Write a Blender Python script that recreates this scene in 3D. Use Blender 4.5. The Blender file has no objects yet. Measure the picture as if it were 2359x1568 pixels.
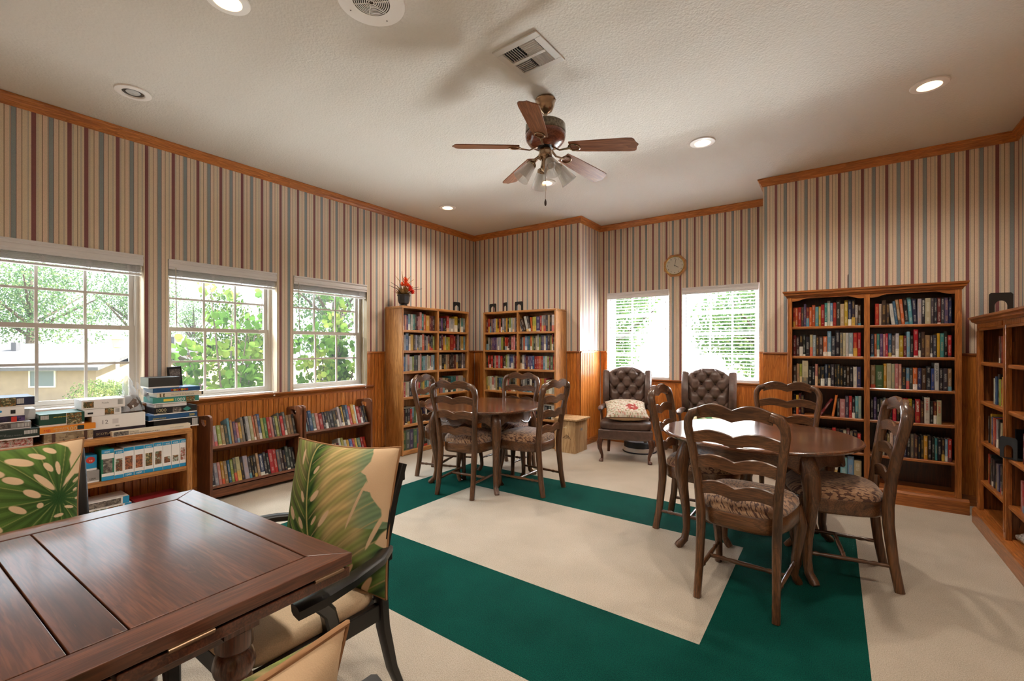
import bpy, bmesh, math, random
import numpy as np
from mathutils import Vector, Matrix, Euler
R = math.radians
S = bpy.context.scene
COL = S.collection
# ------------------------------------------------------------------ camera, sky, sun, exposure
YAW = 35.571
cd = bpy.data.cameras.new('camera'); cam = bpy.data.objects.new('camera', cd); COL.objects.link(cam)
cd.sensor_width = 36.0; cd.lens = 36.0 * 1037.87 / 2359.0; cd.shift_y = 16.1 / 2359.0
cd.clip_start = 0.02; cd.clip_end = 300
cam.location = (0, 0, 1.32); cam.rotation_euler = (R(90), 0, R(YAW))
S.camera = cam
w = bpy.data.worlds.new('sky'); S.world = w; w.use_nodes = True
nt = w.node_tree; bg = nt.nodes['Background']
sky = nt.nodes.new('ShaderNodeTexSky'); sky.sky_type = 'HOSEK_WILKIE'; sky.turbidity = 5.0; sky.ground_albedo = 0.4
SUN_DIR = Vector((0.50, 0.52, 0.80)).normalized()
sky.sun_direction = SUN_DIR
mixn = nt.nodes.new('ShaderNodeMix'); mixn.data_type = 'RGBA'; mixn.inputs[0].default_value = 0.45
mixn.inputs[7].default_value = (0.95, 1.0, 1.06, 1)
nt.links.new(sky.outputs[0], mixn.inputs[6]); nt.links.new(mixn.outputs[2], bg.inputs[0])
bg.inputs[1].default_value = 3.0
sl = bpy.data.lights.new('sun', 'SUN'); sl.energy = 11.0; sl.angle = R(0.6); sl.color = (1.0, 0.95, 0.86)
sun = bpy.data.objects.new('sun', sl); COL.objects.link(sun); sun.location = (6, 12, 14)
sun.rotation_euler = SUN_DIR.to_track_quat('Z', 'Y').to_euler()
for nm, loc, rot, sx, sy in [                     # portals: sampling guides in the window openings
    ('w1', (-4.80, 0.786, 1.47), (R(90), 0, R(-90)), .92, 1.2), ('w2', (-4.80, 1.864, 1.47), (R(90), 0, R(-90)), .92, 1.2),
    ('w3', (-4.80, 2.946, 1.47), (R(90), 0, R(-90)), .92, 1.2), ('w4', (-2.19, 6.22, 1.49), (R(90), 0, R(180)), .9, 1.2),
    ('w5', (-1.15, 6.22, 1.49), (R(90), 0, R(180)), .9, 1.2)]:
    pl = bpy.data.lights.new('portal_' + nm, 'AREA'); pl.shape = 'RECTANGLE'; pl.size = sx; pl.size_y = sy; pl.cycles.is_portal = True
    po = bpy.data.objects.new('portal_' + nm, pl); COL.objects.link(po); po.location = loc
    d = Vector((1, 0, 0)) if nm in ('w1', 'w2', 'w3') else Vector((0, -1, 0))
    po.rotation_euler = (-d).to_track_quat('Z', 'Y').to_euler()
for nm, loc, nrm, sx, sy, en in [                 # added fill panels outside the windows, unseen, standing in for sky and terrace light
    ('terrace_fill_side', (-5.30, 1.86, .22), (.80, 0, .60), 3.3, 1.0, 85), ('sky_fill_side', (-5.60, 1.86, 2.80), (.75, 0, -.66), 3.4, 1.0, 340),
    ('terrace_fill_back', (-1.67, 6.75, .22), (0, -.80, .60), 2.2, 1.0, 2100), ('sky_fill_back', (-1.67, 7.0, 2.85), (0, -.75, -.66), 2.2, 1.0, 800)]:
    dl = bpy.data.lights.new('added_' + nm, 'AREA'); dl.shape = 'RECTANGLE'; dl.size = sx; dl.size_y = sy; dl.energy = en
    dl.color = (.93, .96, 1.0) if 'terrace' in nm else (.84, .92, 1.0)
    do = bpy.data.objects.new('added_' + nm, dl); COL.objects.link(do); do.location = loc
    do.rotation_euler = Vector(nrm).to_track_quat('-Z', 'Y').to_euler()
vs = S.view_settings; vs.view_transform = 'Standard'; vs.look = 'None'; vs.gamma = 1.0; vs.use_curve_mapping = False
vs.exposure = 1.2
cy = S.cycles; cy.max_bounces = 10; cy.diffuse_bounces = 6; cy.glossy_bounces = 4; cy.transmission_bounces = 6; cy.transparent_max_bounces = 12
cy.sample_clamp_indirect = 8.0; cy.caustics_reflective = False; cy.caustics_refractive = False; cy.use_denoising = True

# ------------------------------------------------------------------ helpers
class MB:
    def __init__(s): s.v = []; s.f = []; s.m = []
    def add(s, vs, fs, m=0):
        o = len(s.v); s.v += [tuple(p) for p in vs]; s.f += [tuple(i + o for i in f) for f in fs]; s.m += [m] * len(fs); return s
    def box(s, x0, x1, y0, y1, z0, z1, m=0, T=None):
        P = [Vector(p) for p in ((x0,y0,z0),(x1,y0,z0),(x1,y1,z0),(x0,y1,z0),(x0,y0,z1),(x1,y0,z1),(x1,y1,z1),(x0,y1,z1))]
        if T is not None: P = [T @ p for p in P]
        return s.add(P, [(0,3,2,1),(4,5,6,7),(0,1,5,4),(1,2,6,5),(2,3,7,6),(3,0,4,7)], m)
    def prism(s, poly, ax, lo, hi, m=0, T=None):   # poly: 2D points, ax: extrusion axis
        n = len(poly)
        def P(a, b, c): return {'x': (c, a, b), 'y': (a, c, b), 'z': (a, b, c)}[ax]
        V = [Vector(P(a, b, lo)) for a, b in poly] + [Vector(P(a, b, hi)) for a, b in poly]
        if T is not None: V = [T @ p for p in V]
        F = [tuple(range(n))[::-1], tuple(range(n, 2 * n))] + [(i, (i + 1) % n, n + (i + 1) % n, n + i) for i in range(n)]
        return s.add(V, F, m)
    def loft(s, rings, m=0, cap=True, closed=True):
        n = len(rings[0]); V = [p for r in rings for p in r]; F = []
        for k in range(len(rings) - 1):
            for i in range(n if closed else n - 1):
                j = (i + 1) % n; F.append((k*n+i, k*n+j, (k+1)*n+j, (k+1)*n+i))
        if cap and closed: F.append(tuple(range(n))[::-1]); F.append(tuple(range((len(rings)-1)*n, len(rings)*n)))
        return s.add(V, F, m)
    def lathe(s, prof, seg=24, T=None, m=0, cap=True):
        rings = []
        for r, z in prof:
            rg = [Vector((r*math.cos(2*math.pi*i/seg), r*math.sin(2*math.pi*i/seg), z)) for i in range(seg)]
            rings.append([T @ p for p in rg] if T is not None else rg)
        return s.loft(rings, m, cap)
    def tube(s, pts, rad, seg=8, m=0, cap=True, flat=1.0, up=Vector((0,0,1)), sq=1.0):
        pts = [Vector(p) for p in pts]; n = len(pts)
        if not hasattr(rad, '__len__'): rad = [rad] * n
        rings = []; prev = None
        for i in range(n):
            t = (pts[min(i+1, n-1)] - pts[max(i-1, 0)]).normalized()
            if prev is None:
                a = up if abs(t.dot(up)) < .95 else Vector((1,0,0))
                u = t.cross(a).normalized()
            else: u = (prev - t * prev.dot(t)).normalized()
            prev = u; v = t.cross(u)
            ring = []
            for k in range(seg):
                c, q = math.cos(2*math.pi*(k+.5)/seg), math.sin(2*math.pi*(k+.5)/seg)
                if sq != 1.0: c, q = math.copysign(abs(c)**sq, c), math.copysign(abs(q)**sq, q)
                ring.append(pts[i] + u * (rad[i]*c) + v * (rad[i]*q*flat))
            rings.append(ring)
        return s.loft(rings, m, cap)
    def grid(s, fn, nu, nv, m=0):
        V = [fn(i/nu, j/nv) for j in range(nv+1) for i in range(nu+1)]
        F = [(j*(nu+1)+i, j*(nu+1)+i+1, (j+1)*(nu+1)+i+1, (j+1)*(nu+1)+i) for j in range(nv) for i in range(nu)]
        return s.add(V, F, m)
    def mesh(s, name, mats, smooth=None):
        me = bpy.data.meshes.new(name); me.from_pydata(s.v, [], s.f)
        if not isinstance(mats, (list, tuple)): mats = [mats]
        for m in mats: me.materials.append(m)
        if len(mats) > 1: me.polygons.foreach_set('material_index', s.m)
        b = bmesh.new(); b.from_mesh(me); bmesh.ops.recalc_face_normals(b, faces=b.faces); b.to_mesh(me); b.free()
        if smooth:
            me.polygons.foreach_set('use_smooth', [True] * len(me.polygons)); me.set_sharp_from_angle(angle=R(smooth))
        me.update(); return me
    def build(s, name, mats, parent=None, smooth=None, bevel=0, **kw):
        o = bpy.data.objects.new(name, s.mesh(name, mats, smooth)); COL.objects.link(o); o.parent = parent
        if bevel: bev(o, bevel)
        for k, v in kw.items(): o[k] = v
        return o
def bev(o, wd, seg=2):
    b = o.modifiers.new('bevel', 'BEVEL'); b.width = wd; b.segments = seg; b.limit_method = 'ANGLE'; b.angle_limit = R(40)
    return o
def thing(name, label, cat, loc=(0,0,0), rz=0, group=None):
    o = bpy.data.objects.new(name, None); COL.objects.link(o); o.empty_display_size = .1
    o.location = loc; o.rotation_euler = (0, 0, R(rz)); tag(o, label, cat, group); return o
def tag(o, label, cat, group=None):
    o['label'] = label; o['category'] = cat
    if group: o['group'] = group
    return o
def link(name, me, parent=None, loc=(0,0,0), rot=(0,0,0), sc=(1,1,1)):
    o = bpy.data.objects.new(name, me); COL.objects.link(o); o.parent = parent; o.location = loc; o.rotation_euler = rot; o.scale = sc; return o
KIDS = {}
def copy_tree(o, parent=None):
    c = o.copy(); COL.objects.link(c); c.parent = parent
    for ch in o.children: copy_tree(ch, c)
    return c
def struct(o): o['kind'] = 'structure'; return o
def text(s, size, mat, parent, loc, rot, name='print', ext=0.0004, align='LEFT', bold=0.0, sx=1.0):
    c = bpy.data.curves.new(name, 'FONT'); c.body = s; c.size = size; c.extrude = ext; c.align_x = align; c.offset = bold; c.resolution_u = 2
    t = bpy.data.objects.new('tmp', c); COL.objects.link(t); dg = bpy.context.evaluated_depsgraph_get(); dg.update()
    me = bpy.data.meshes.new_from_object(t.evaluated_get(dg)); bpy.data.objects.remove(t); bpy.data.curves.remove(c)
    me.materials.clear(); me.materials.append(mat)
    o = bpy.data.objects.new(name, me); COL.objects.link(o); o.parent = parent; o.location = loc; o.rotation_euler = rot; o.scale = (sx, 1, 1); return o

# ------------------------------------------------------------------ materials
def srgb(r, g, b):
    f = lambda c: (c/255/12.92) if c/255 <= .04045 else ((c/255+.055)/1.055)**2.4
    return (f(r), f(g), f(b), 1)
def new_mat(name):
    m = bpy.data.materials.new(name); m.use_nodes = True; n = m.node_tree; return m, n, n.nodes['Principled BSDF']
def nd(n, t, ins={}, **props):
    x = n.nodes.new('ShaderNode' + t)
    for k, v in props.items(): setattr(x, k, v)
    for k, v in ins.items():
        if hasattr(v, 'node'): n.links.new(v, x.inputs[k])
        else: x.inputs[k].default_value = v
    return x
def math_(n, op, a, b=0.0, c=0.0, clamp=False):
    x = n.nodes.new('ShaderNodeMath'); x.operation = op; x.use_clamp = clamp
    for i, v in enumerate((a, b, c)):
        if hasattr(v, 'node'): n.links.new(v, x.inputs[i])
        else: x.inputs[i].default_value = v
    return x.outputs[0]
def mixc(n, f, a, b, blend='MIX'):
    x = n.nodes.new('ShaderNodeMix'); x.data_type = 'RGBA'; x.blend_type = blend
    for i, v in ((0, f), (6, a), (7, b)):
        if hasattr(v, 'node'): n.links.new(v, x.inputs[i])
        else: x.inputs[i].default_value = v
    return x.outputs[2]
def ramp(n, fac, stops, interp='LINEAR'):
    x = n.nodes.new('ShaderNodeValToRGB'); cr = x.color_ramp; cr.interpolation = interp
    while len(cr.elements) < len(stops): cr.elements.new(0.5)
    for e, (p, c) in zip(cr.elements, stops): e.position = p; e.color = c
    n.links.new(fac, x.inputs[0]); return x.outputs[0]
def bump(n, h, strength=.3, dist=.01):
    return nd(n, 'Bump', {'Strength': strength, 'Distance': dist, 'Height': h}).outputs[0]
def plain(name, col, rough=.5, metal=0.0, spec=.5, coat=0.0, noise=0.0, nscale=40, bmp=0.0):
    m, n, b = new_mat(name); b.inputs['Base Color'].default_value = col; b.inputs['Roughness'].default_value = rough
    b.inputs['Metallic'].default_value = metal; b.inputs['Specular IOR Level'].default_value = spec; b.inputs['Coat Weight'].default_value = coat
    if noise or bmp:
        tc = nd(n, 'TexCoord').outputs['Object']; nz = nd(n, 'TexNoise', {'Vector': tc, 'Scale': nscale, 'Detail': 4.0}).outputs[0]
        if noise:
            dk = tuple(c * (1 - noise) for c in col[:3]) + (1,); lt = tuple(min(1, c * (1 + noise)) for c in col[:3]) + (1,)
            n.links.new(ramp(n, nz, [(.3, dk), (.7, lt)]), b.inputs['Base Color'])
        if bmp: n.links.new(bump(n, nz, bmp, .004), b.inputs['Normal'])
    return m
def wood(name, dark, mid, light, ax='z', sc=1.0, rough=.35, coat=.15, ring=.5, bmp=.08):
    m, n, b = new_mat(name)
    tc = nd(n, 'TexCoord').outputs['Object']; rnd = nd(n, 'ObjectInfo').outputs['Random']
    off = nd(n, 'CombineXYZ', {0: math_(n, 'MULTIPLY', rnd, 7.3), 1: math_(n, 'MULTIPLY', rnd, 3.1), 2: math_(n, 'MULTIPLY', rnd, 5.7)}).outputs[0]
    vec = nd(n, 'VectorMath', {0: tc, 1: off}, operation='ADD').outputs[0]
    s = {'x': (1.2, 14, 14), 'y': (14, 1.2, 14), 'z': (14, 14, 1.2)}[ax]
    f = {'x': (9, 190, 190), 'y': (190, 9, 190), 'z': (190, 190, 9)}[ax]
    mp = nd(n, 'Mapping', {0: vec, 3: tuple(q * sc for q in s)}).outputs[0]
    nz = nd(n, 'TexNoise', {'Vector': mp, 'Scale': 1.0, 'Detail': 5.0, 'Distortion': .9}).outputs[0]
    wv = math_(n, 'FRACT', math_(n, 'MULTIPLY', nz, 7.0))
    base = mixc(n, ring, ramp(n, nz, [(.28, dark), (.5, mid), (.72, light)]), ramp(n, wv, [(0, dark), (.35, mid), (1, light)]))
    fi = nd(n, 'TexNoise', {'Vector': nd(n, 'Mapping', {0: vec, 3: tuple(q * sc for q in f)}).outputs[0], 'Scale': 1.0, 'Detail': 2.0}).outputs[0]
    col = mixc(n, ramp(n, fi, [(.42, (.55, .55, .55, 1)), (.58, (0, 0, 0, 1))]), base, dark)
    n.links.new(col, b.inputs['Base Color']); b.inputs['Roughness'].default_value = rough; b.inputs['Coat Weight'].default_value = coat
    b.inputs['Coat Roughness'].default_value = .12
    if bmp: n.links.new(bump(n, fi, bmp, .002), b.inputs['Normal'])
    return m
OAK = (srgb(126, 76, 32), srgb(186, 126, 66), srgb(210, 154, 94))
oak = {a: wood('oak_' + a, *OAK, ax=a) for a in 'xyz'}
RED = (srgb(104, 54, 20), srgb(166, 96, 42), srgb(192, 122, 60))
roak = {a: wood('honey_oak_' + a, *RED, ax=a, rough=.3) for a in 'xyz'}
CRW = (srgb(138, 76, 26), srgb(196, 118, 52), srgb(214, 140, 70)); CRN = wood('crown_oak_x', *CRW, ax='x', rough=.35); CRNY = wood('crown_oak_y', *CRW, ax='y', rough=.35)
CART = (srgb(72, 38, 22), srgb(124, 74, 46), srgb(146, 92, 60))
cart = {a: wood('cart_wood_' + a, *CART, ax=a, rough=.4) for a in 'xyz'}
DK = (srgb(46, 26, 14), srgb(98, 62, 36), srgb(130, 88, 54))
dwood = {a: wood('dark_walnut_' + a, *DK, ax=a, rough=.3, coat=.35, ring=.35) for a in 'xyz'}
DT = (srgb(58, 30, 18), srgb(106, 64, 40), srgb(134, 88, 58))
dtop = wood('table_top_walnut', *DT, ax='x', sc=.6, rough=.2, coat=.7, ring=.35)
FT = (srgb(50, 24, 15), srgb(98, 54, 36), srgb(124, 74, 50))
ftop = {a: wood('game_table_' + a, *FT, ax=a, rough=.28, coat=.6, ring=.35, bmp=.06) for a in 'xyz'}
bead = wood('beadboard_oak', srgb(142, 76, 24), srgb(198, 120, 48), srgb(220, 146, 70), ax='z', sc=.8, rough=.35)
white_p = plain('white_vinyl', srgb(226, 224, 222), .45)
blindm = plain('white_blind', srgb(224, 222, 224), .5)
alu = plain('taupe_aluminium', srgb(198, 190, 180), .5, .0)
black_m = plain('black_metal', srgb(16, 16, 17), .45)
black_w = plain('black_lacquer', srgb(17, 14, 13), .35, noise=.2)
brass = plain('antique_brass', srgb(168, 144, 120), .2, 1.0)
cream_f = plain('cream_fabric', srgb(205, 180, 150), .9, spec=.2, noise=.12, nscale=300, bmp=.3)
ivory = plain('ivory_plastic', srgb(226, 216, 204), .5)
paper = plain('paper_pages', srgb(214, 204, 184), .9, spec=.1, noise=.15, nscale=300)
whitec = plain('white_card', srgb(232, 228, 226), .5)
ink = plain('black_ink', srgb(22, 20, 22), .6); inkw = plain('white_ink', srgb(236, 234, 226), .6); inky = plain('yellow_ink', srgb(232, 200, 70), .6)
inkr = plain('red_ink', srgb(196, 50, 36), .6); inkb = plain('blue_ink', srgb(26, 126, 178), .6); inkg = plain('grey_ink', srgb(130, 128, 128), .6); inkt = plain('tan_ink', srgb(205, 190, 150), .6)
dark_hole = plain('dark_interior', srgb(26, 24, 23), .8)
# wallpaper: stripes with the horizontal position on the wall
def wallpaper(name, axis, red0, P=.1768, seam=None):   # red0: centre of one burgundy stripe
    m, n, b = new_mat(name)
    pos = nd(n, 'NewGeometry').outputs['Position']; sp = nd(n, 'SeparateXYZ', {0: pos}).outputs[axis]
    q = math_(n, 'ADD', sp, 40*P - red0 + .064*P)
    if seam is not None: q = math_(n, 'ADD', q, math_(n, 'MULTIPLY', math_(n, 'LESS_THAN', sp, seam), P*.5))   # a badly matched paper join
    u = math_(n, 'FRACT', math_(n, 'DIVIDE', q, P))
    cr = srgb(230, 213, 188); cr2 = srgb(234, 209, 188); th = srgb(126, 108, 82); gy = srgb(172, 172, 162); rd = srgb(140, 88, 88); bl = srgb(150, 160, 162); dr = srgb(122, 88, 94)
    st = []; x = 0
    for wd, c in [(.128, rd), (.012, cr), (.014, gy), (.016, cr2), (.012, gy), (.110, cr), (.020, th), (.120, cr2), (.012, gy), (.020, cr), (.012, dr),
                  (.124, bl), (.014, dr), (.13, cr2), (.020, th), (.120, cr), (.012, gy), (.018, cr2), (.014, gy), (.072, cr)]:
        st.append((x, c)); x += wd
    col = ramp(n, u, st, 'CONSTANT')
    nz = nd(n, 'TexNoise', {'Vector': pos, 'Scale': 260.0, 'Detail': 2.0}).outputs[0]
    col = mixc(n, 1.0, col, ramp(n, nz, [(.3, (.82, .82, .82, 1)), (.7, (1, 1, 1, 1))]), 'MULTIPLY')
    n.links.new(col, b.inputs['Base Color']); b.inputs['Roughness'].default_value = .55; b.inputs['Specular IOR Level'].default_value = .35
    return m
wp_y = wallpaper('striped_wallpaper_left', 1, .895, .1829, .85); wp_x = wallpaper('striped_wallpaper_back', 0, -4.545)
wp_rec = wallpaper('striped_wallpaper_recess', 0, -2.682, .1775); wp_r = wallpaper('striped_wallpaper_right', 0, -.482, .1738)
def ceiling_mat():
    m, n, b = new_mat('textured_ceiling_paint'); pos = nd(n, 'NewGeometry').outputs['Position']
    a = nd(n, 'TexNoise', {'Vector': pos, 'Scale': 95.0, 'Detail': 3.0}).outputs[0]; v = nd(n, 'TexVoronoi', {'Vector': pos, 'Scale': 60.0}).outputs[0]
    n.links.new(bump(n, math_(n, 'ADD', a, math_(n, 'MULTIPLY', v, .6)), .55, .006), b.inputs['Normal'])
    b.inputs['Base Color'].default_value = srgb(215, 208, 198); b.inputs['Roughness'].default_value = .85; b.inputs['Specular IOR Level'].default_value = .2
    return m
ceil_m = ceiling_mat()
def carpet(name, c1, c2, sheen=.15):
    m, n, b = new_mat(name); pos = nd(n, 'NewGeometry').outputs['Position']
    f = nd(n, 'TexNoise', {'Vector': pos, 'Scale': 240.0, 'Detail': 3.0}).outputs[0]; g = nd(n, 'TexNoise', {'Vector': pos, 'Scale': 3.2, 'Detail': 5.0}).outputs[0]
    a = math_(n, 'ADD', math_(n, 'MULTIPLY', f, .78), math_(n, 'MULTIPLY', g, .22))
    n.links.new(ramp(n, a, [(.36, c1), (.64, c2)]), b.inputs['Base Color']); n.links.new(bump(n, f, .8, .006), b.inputs['Normal'])
    b.inputs['Roughness'].default_value = .95; b.inputs['Specular IOR Level'].default_value = .1; b.inputs['Sheen Weight'].default_value = sheen
    return m
carp = carpet('beige_carpet', srgb(160, 146, 128), srgb(200, 186, 168)); carpg = carpet('green_carpet', srgb(0, 44, 37), srgb(6, 80, 68), 0.0)
def glass_mat():
    m, n, b = new_mat('window_glass'); n.nodes.remove(b); out = n.nodes['Material Output']
    t = nd(n, 'BsdfTransparent', {0: (.94, .96, .95, 1)}); g = nd(n, 'BsdfGlossy', {0: (1, 1, 1, 1), 1: .02})
    lw = nd(n, 'LayerWeight', {0: .15}).outputs['Fresnel']
    mx = nd(n, 'MixShader', {0: math_(n, 'MULTIPLY', lw, .5), 1: t.outputs[0], 2: g.outputs[0]}); n.links.new(mx.outputs[0], out.inputs[0]); return m
glass = glass_mat()
def screen_mat():
    m, n, b = new_mat('insect_screen_mesh'); n.nodes.remove(b)
    t = nd(n, 'BsdfTransparent', {0: (1, 1, 1, 1)}); d = nd(n, 'BsdfDiffuse', {0: (.06, .06, .065, 1)}); q = nd(n, 'BsdfTranslucent', {0: (.06, .06, .065, 1)})
    dm = nd(n, 'MixShader', {0: .6, 1: d.outputs[0], 2: q.outputs[0]}); mx = nd(n, 'MixShader', {0: .12, 1: t.outputs[0], 2: dm.outputs[0]}); n.links.new(mx.outputs[0], n.nodes['Material Output'].inputs[0]); return m
screen_m = screen_mat()
def emit(name, col, st):
    m, n, b = new_mat(name); b.inputs['Base Color'].default_value = col; b.inputs['Emission Color'].default_value = col; b.inputs['Emission Strength'].default_value = st; return m
bulb_on = emit('lit_bulb', (1.0, .80, .52, 1), 9.0)
# books: colour from the object, print from its random number
def book_mat(name, attr):
    m, n, b = new_mat(name)
    if attr:
        col = nd(n, 'Attribute', attribute_name='bcol').outputs['Color']; rnd = nd(n, 'Attribute', attribute_name='brnd').outputs['Fac']
        uv = nd(n, 'Attribute', attribute_name='buv').outputs['Vector']; sp = nd(n, 'SeparateXYZ', {0: uv}); gx, gz = sp.outputs[0], sp.outputs[2]
        pos = nd(n, 'NewGeometry').outputs['Position']; front = math_(n, 'LESS_THAN', sp.outputs[1], .02)
    else:
        oi = nd(n, 'ObjectInfo'); col = oi.outputs['Color']; rnd = oi.outputs['Random']
        sp = nd(n, 'SeparateXYZ', {0: nd(n, 'TexCoord').outputs['Generated']}); gx, gz = sp.outputs[0], sp.outputs[2]
        pos = nd(n, 'NewGeometry').outputs['Position']; front = math_(n, 'LESS_THAN', sp.outputs[1], .02)
    r2 = math_(n, 'FRACT', math_(n, 'MULTIPLY', rnd, 17.3)); r3 = math_(n, 'FRACT', math_(n, 'MULTIPLY', rnd, 61.7)); r4 = math_(n, 'FRACT', math_(n, 'MULTIPLY', rnd, 131.9))
    pal = ramp(n, r2, [(0, srgb(235, 230, 215)), (.25, srgb(210, 170, 70)), (.4, srgb(200, 60, 45)), (.52, srgb(235, 232, 225)), (.7, srgb(40, 44, 52)), (.82, srgb(90, 150, 170)), (.92, srgb(225, 190, 150))], 'CONSTANT')
    # accent block at the foot of some spines
    blk = math_(n, 'MULTIPLY', math_(n, 'LESS_THAN', gz, math_(n, 'MULTIPLY', r3, .45)), math_(n, 'GREATER_THAN', r4, .62))
    c1 = mixc(n, math_(n, 'MULTIPLY', blk, .75), col, pal)
    # lettering: fine cells in the middle of the spine
    nx = nd(n, 'Mapping', {0: pos, 3: (520, 520, 260)}).outputs[0]
    ns = nd(n, 'TexNoise', {'Vector': nx, 'Scale': 1.0, 'Detail': 1.0}).outputs[0]
    inx = math_(n, 'LESS_THAN', math_(n, 'ABSOLUTE', math_(n, 'SUBTRACT', gx, .5)), .24)
    cz = math_(n, 'FRACT', math_(n, 'ADD', math_(n, 'MULTIPLY', gz, 1.7), math_(n, 'MULTIPLY', r4, .9)))
    inz = math_(n, 'MULTIPLY', math_(n, 'LESS_THAN', cz, .62), math_(n, 'LESS_THAN', math_(n, 'ABSOLUTE', math_(n, 'SUBTRACT', gz, .52)), .42))
    tx = math_(n, 'MULTIPLY', math_(n, 'MULTIPLY', math_(n, 'GREATER_THAN', ns, .5), inx), math_(n, 'MULTIPLY', inz, front))
    lum = nd(n, 'RGBToBW', {0: c1}).outputs[0]; lc = mixc(n, math_(n, 'GREATER_THAN', lum, .3), mixc(n, math_(n, 'GREATER_THAN', r3, .6), srgb(225, 220, 210), srgb(214, 170, 90)), srgb(40, 30, 34))
    c2 = mixc(n, math_(n, 'MULTIPLY', tx, .38), c1, lc)
    n.links.new(c2, b.inputs['Base Color']); b.inputs['Roughness'].default_value = .38
    return m
book_m = book_mat('book_cover', False); bookstuff_m = book_mat('book_cover_rows', True)
def art(name, cols, sc=40.0, seed=0.0, rough=.4):
    m, n, b = new_mat(name); tc = nd(n, 'TexCoord').outputs['Object']; rnd = nd(n, 'ObjectInfo').outputs['Random']
    vec = nd(n, 'VectorMath', {0: tc, 1: nd(n, 'CombineXYZ', {0: math_(n, 'MULTIPLY', rnd, 9.0), 1: seed, 2: math_(n, 'MULTIPLY', rnd, 4.0)}).outputs[0]}, operation='ADD').outputs[0]
    nz = nd(n, 'TexNoise', {'Vector': vec, 'Scale': sc * .55, 'Detail': 9.0, 'Roughness': .68, 'Distortion': .6}).outputs[0]
    vo = nd(n, 'SeparateColor', {0: nd(n, 'TexVoronoi', {'Vector': vec, 'Scale': sc * 1.6}).outputs['Color']}).outputs[0]
    bw = math_(n, 'ADD', math_(n, 'MULTIPLY', math_(n, 'SUBTRACT', nz, .5), 2.4), math_(n, 'ADD', math_(n, 'MULTIPLY', vo, .35), .32), clamp=True)
    k = len(cols); n.links.new(ramp(n, bw, [(i / (k-1), c) for i, c in enumerate(cols)]), b.inputs['Base Color']); b.inputs['Roughness'].default_value = rough
    return m
art_a = art('landscape_print', [srgb(90, 140, 180), srgb(200, 200, 190), srgb(70, 90, 60), srgb(150, 90, 60), srgb(40, 40, 40), srgb(210, 180, 120)])
art_b = art('red_canyon_print', [srgb(120, 60, 45), srgb(90, 40, 32), srgb(180, 110, 70), srgb(60, 40, 40), srgb(200, 140, 90)], seed=2)
art_c = art('village_print', [srgb(110, 80, 50), srgb(170, 120, 60), srgb(80, 60, 40), srgb(60, 80, 50), srgb(200, 180, 140), srgb(140, 50, 40)], 70, 4)
art_d = art('flower_print', [srgb(220, 212, 205), srgb(90, 110, 70), srgb(170, 60, 60), srgb(214, 206, 200), srgb(60, 70, 60), srgb(200, 180, 170)], 60, 6)
art_e = art('grey_town_print', [srgb(70, 64, 60), srgb(150, 140, 130), srgb(100, 90, 84), srgb(50, 46, 44), srgb(180, 170, 160)], 55, 8)
art_f = art('suitcase_print', [srgb(150, 130, 100), srgb(120, 98, 74), srgb(170, 150, 118), srgb(90, 66, 52)], 22, 9)
art_p = art('purple_night_print', [srgb(22, 20, 34), srgb(60, 44, 80), srgb(28, 26, 40), srgb(90, 70, 120), srgb(20, 20, 30)], 18, 3)
barcode = plain('barcode_label', srgb(200, 196, 190), .6)
def barcode_mat():
    m, n, b = new_mat('barcode_print'); x = nd(n, 'SeparateXYZ', {0: nd(n, 'TexCoord').outputs['Object']})
    s = math_(n, 'ADD', x.outputs[0], x.outputs[1]); nz = nd(n, 'TexNoise', {'Scale': 700.0, 'Detail': 0.0}, noise_dimensions='1D'); n.links.new(s, nz.inputs['W'])
    n.links.new(mixc(n, math_(n, 'GREATER_THAN', nz.outputs[0], .5), srgb(228, 224, 220), srgb(50, 48, 50)), b.inputs['Base Color']); return m
barc = barcode_mat()
def seat_fabric():
    m, n, b = new_mat('leaf_sprig_fabric'); tc = nd(n, 'TexCoord').outputs['Object']; tot = None
    xyz = nd(n, 'SeparateXYZ', {0: tc}); flat = nd(n, 'CombineXYZ', {0: math_(n, 'MULTIPLY_ADD', xyz.outputs[2], .5, xyz.outputs[0]), 1: math_(n, 'MULTIPLY_ADD', xyz.outputs[2], .8, xyz.outputs[1])}).outputs[0]
    for k, ang in enumerate((38, -28, 84, -70)):
        mp = nd(n, 'Mapping', {0: flat, 1: (k * .37, k * .21, 0), 2: (0, 0, R(ang)), 3: (62, 19, 1)}).outputs[0]
        d = nd(n, 'TexVoronoi', {'Vector': mp, 'Scale': 1.0, 'Randomness': .7}, voronoi_dimensions='2D').outputs['Distance']
        lf = math_(n, 'LESS_THAN', d, .27); tot = lf if tot is None else math_(n, 'MAXIMUM', tot, lf)
    nz = nd(n, 'TexNoise', {'Vector': tc, 'Scale': 60.0}).outputs[0]
    leaf = ramp(n, nz, [(.3, srgb(150, 110, 80)), (.7, srgb(176, 140, 108))])
    n.links.new(mixc(n, tot, srgb(84, 50, 36), leaf), b.inputs['Base Color']); b.inputs['Roughness'].default_value = .8; b.inputs['Sheen Weight'].default_value = .4
    n.links.new(bump(n, tot, .25, .002), b.inputs['Normal']); return m
seat_m = seat_fabric()
def vcol(name, attr, rough=.85, bmp=True):
    m, n, b = new_mat(name); n.links.new(nd(n, 'Attribute', attribute_name=attr).outputs['Color'], b.inputs['Base Color']); b.inputs['Roughness'].default_value = rough; b.inputs['Specular IOR Level'].default_value = .25
    if bmp: n.links.new(bump(n, nd(n, 'TexNoise', {'Vector': nd(n, 'TexCoord').outputs['Object'], 'Scale': 500.0}).outputs[0], .25, .002), b.inputs['Normal'])
    return m
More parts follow.
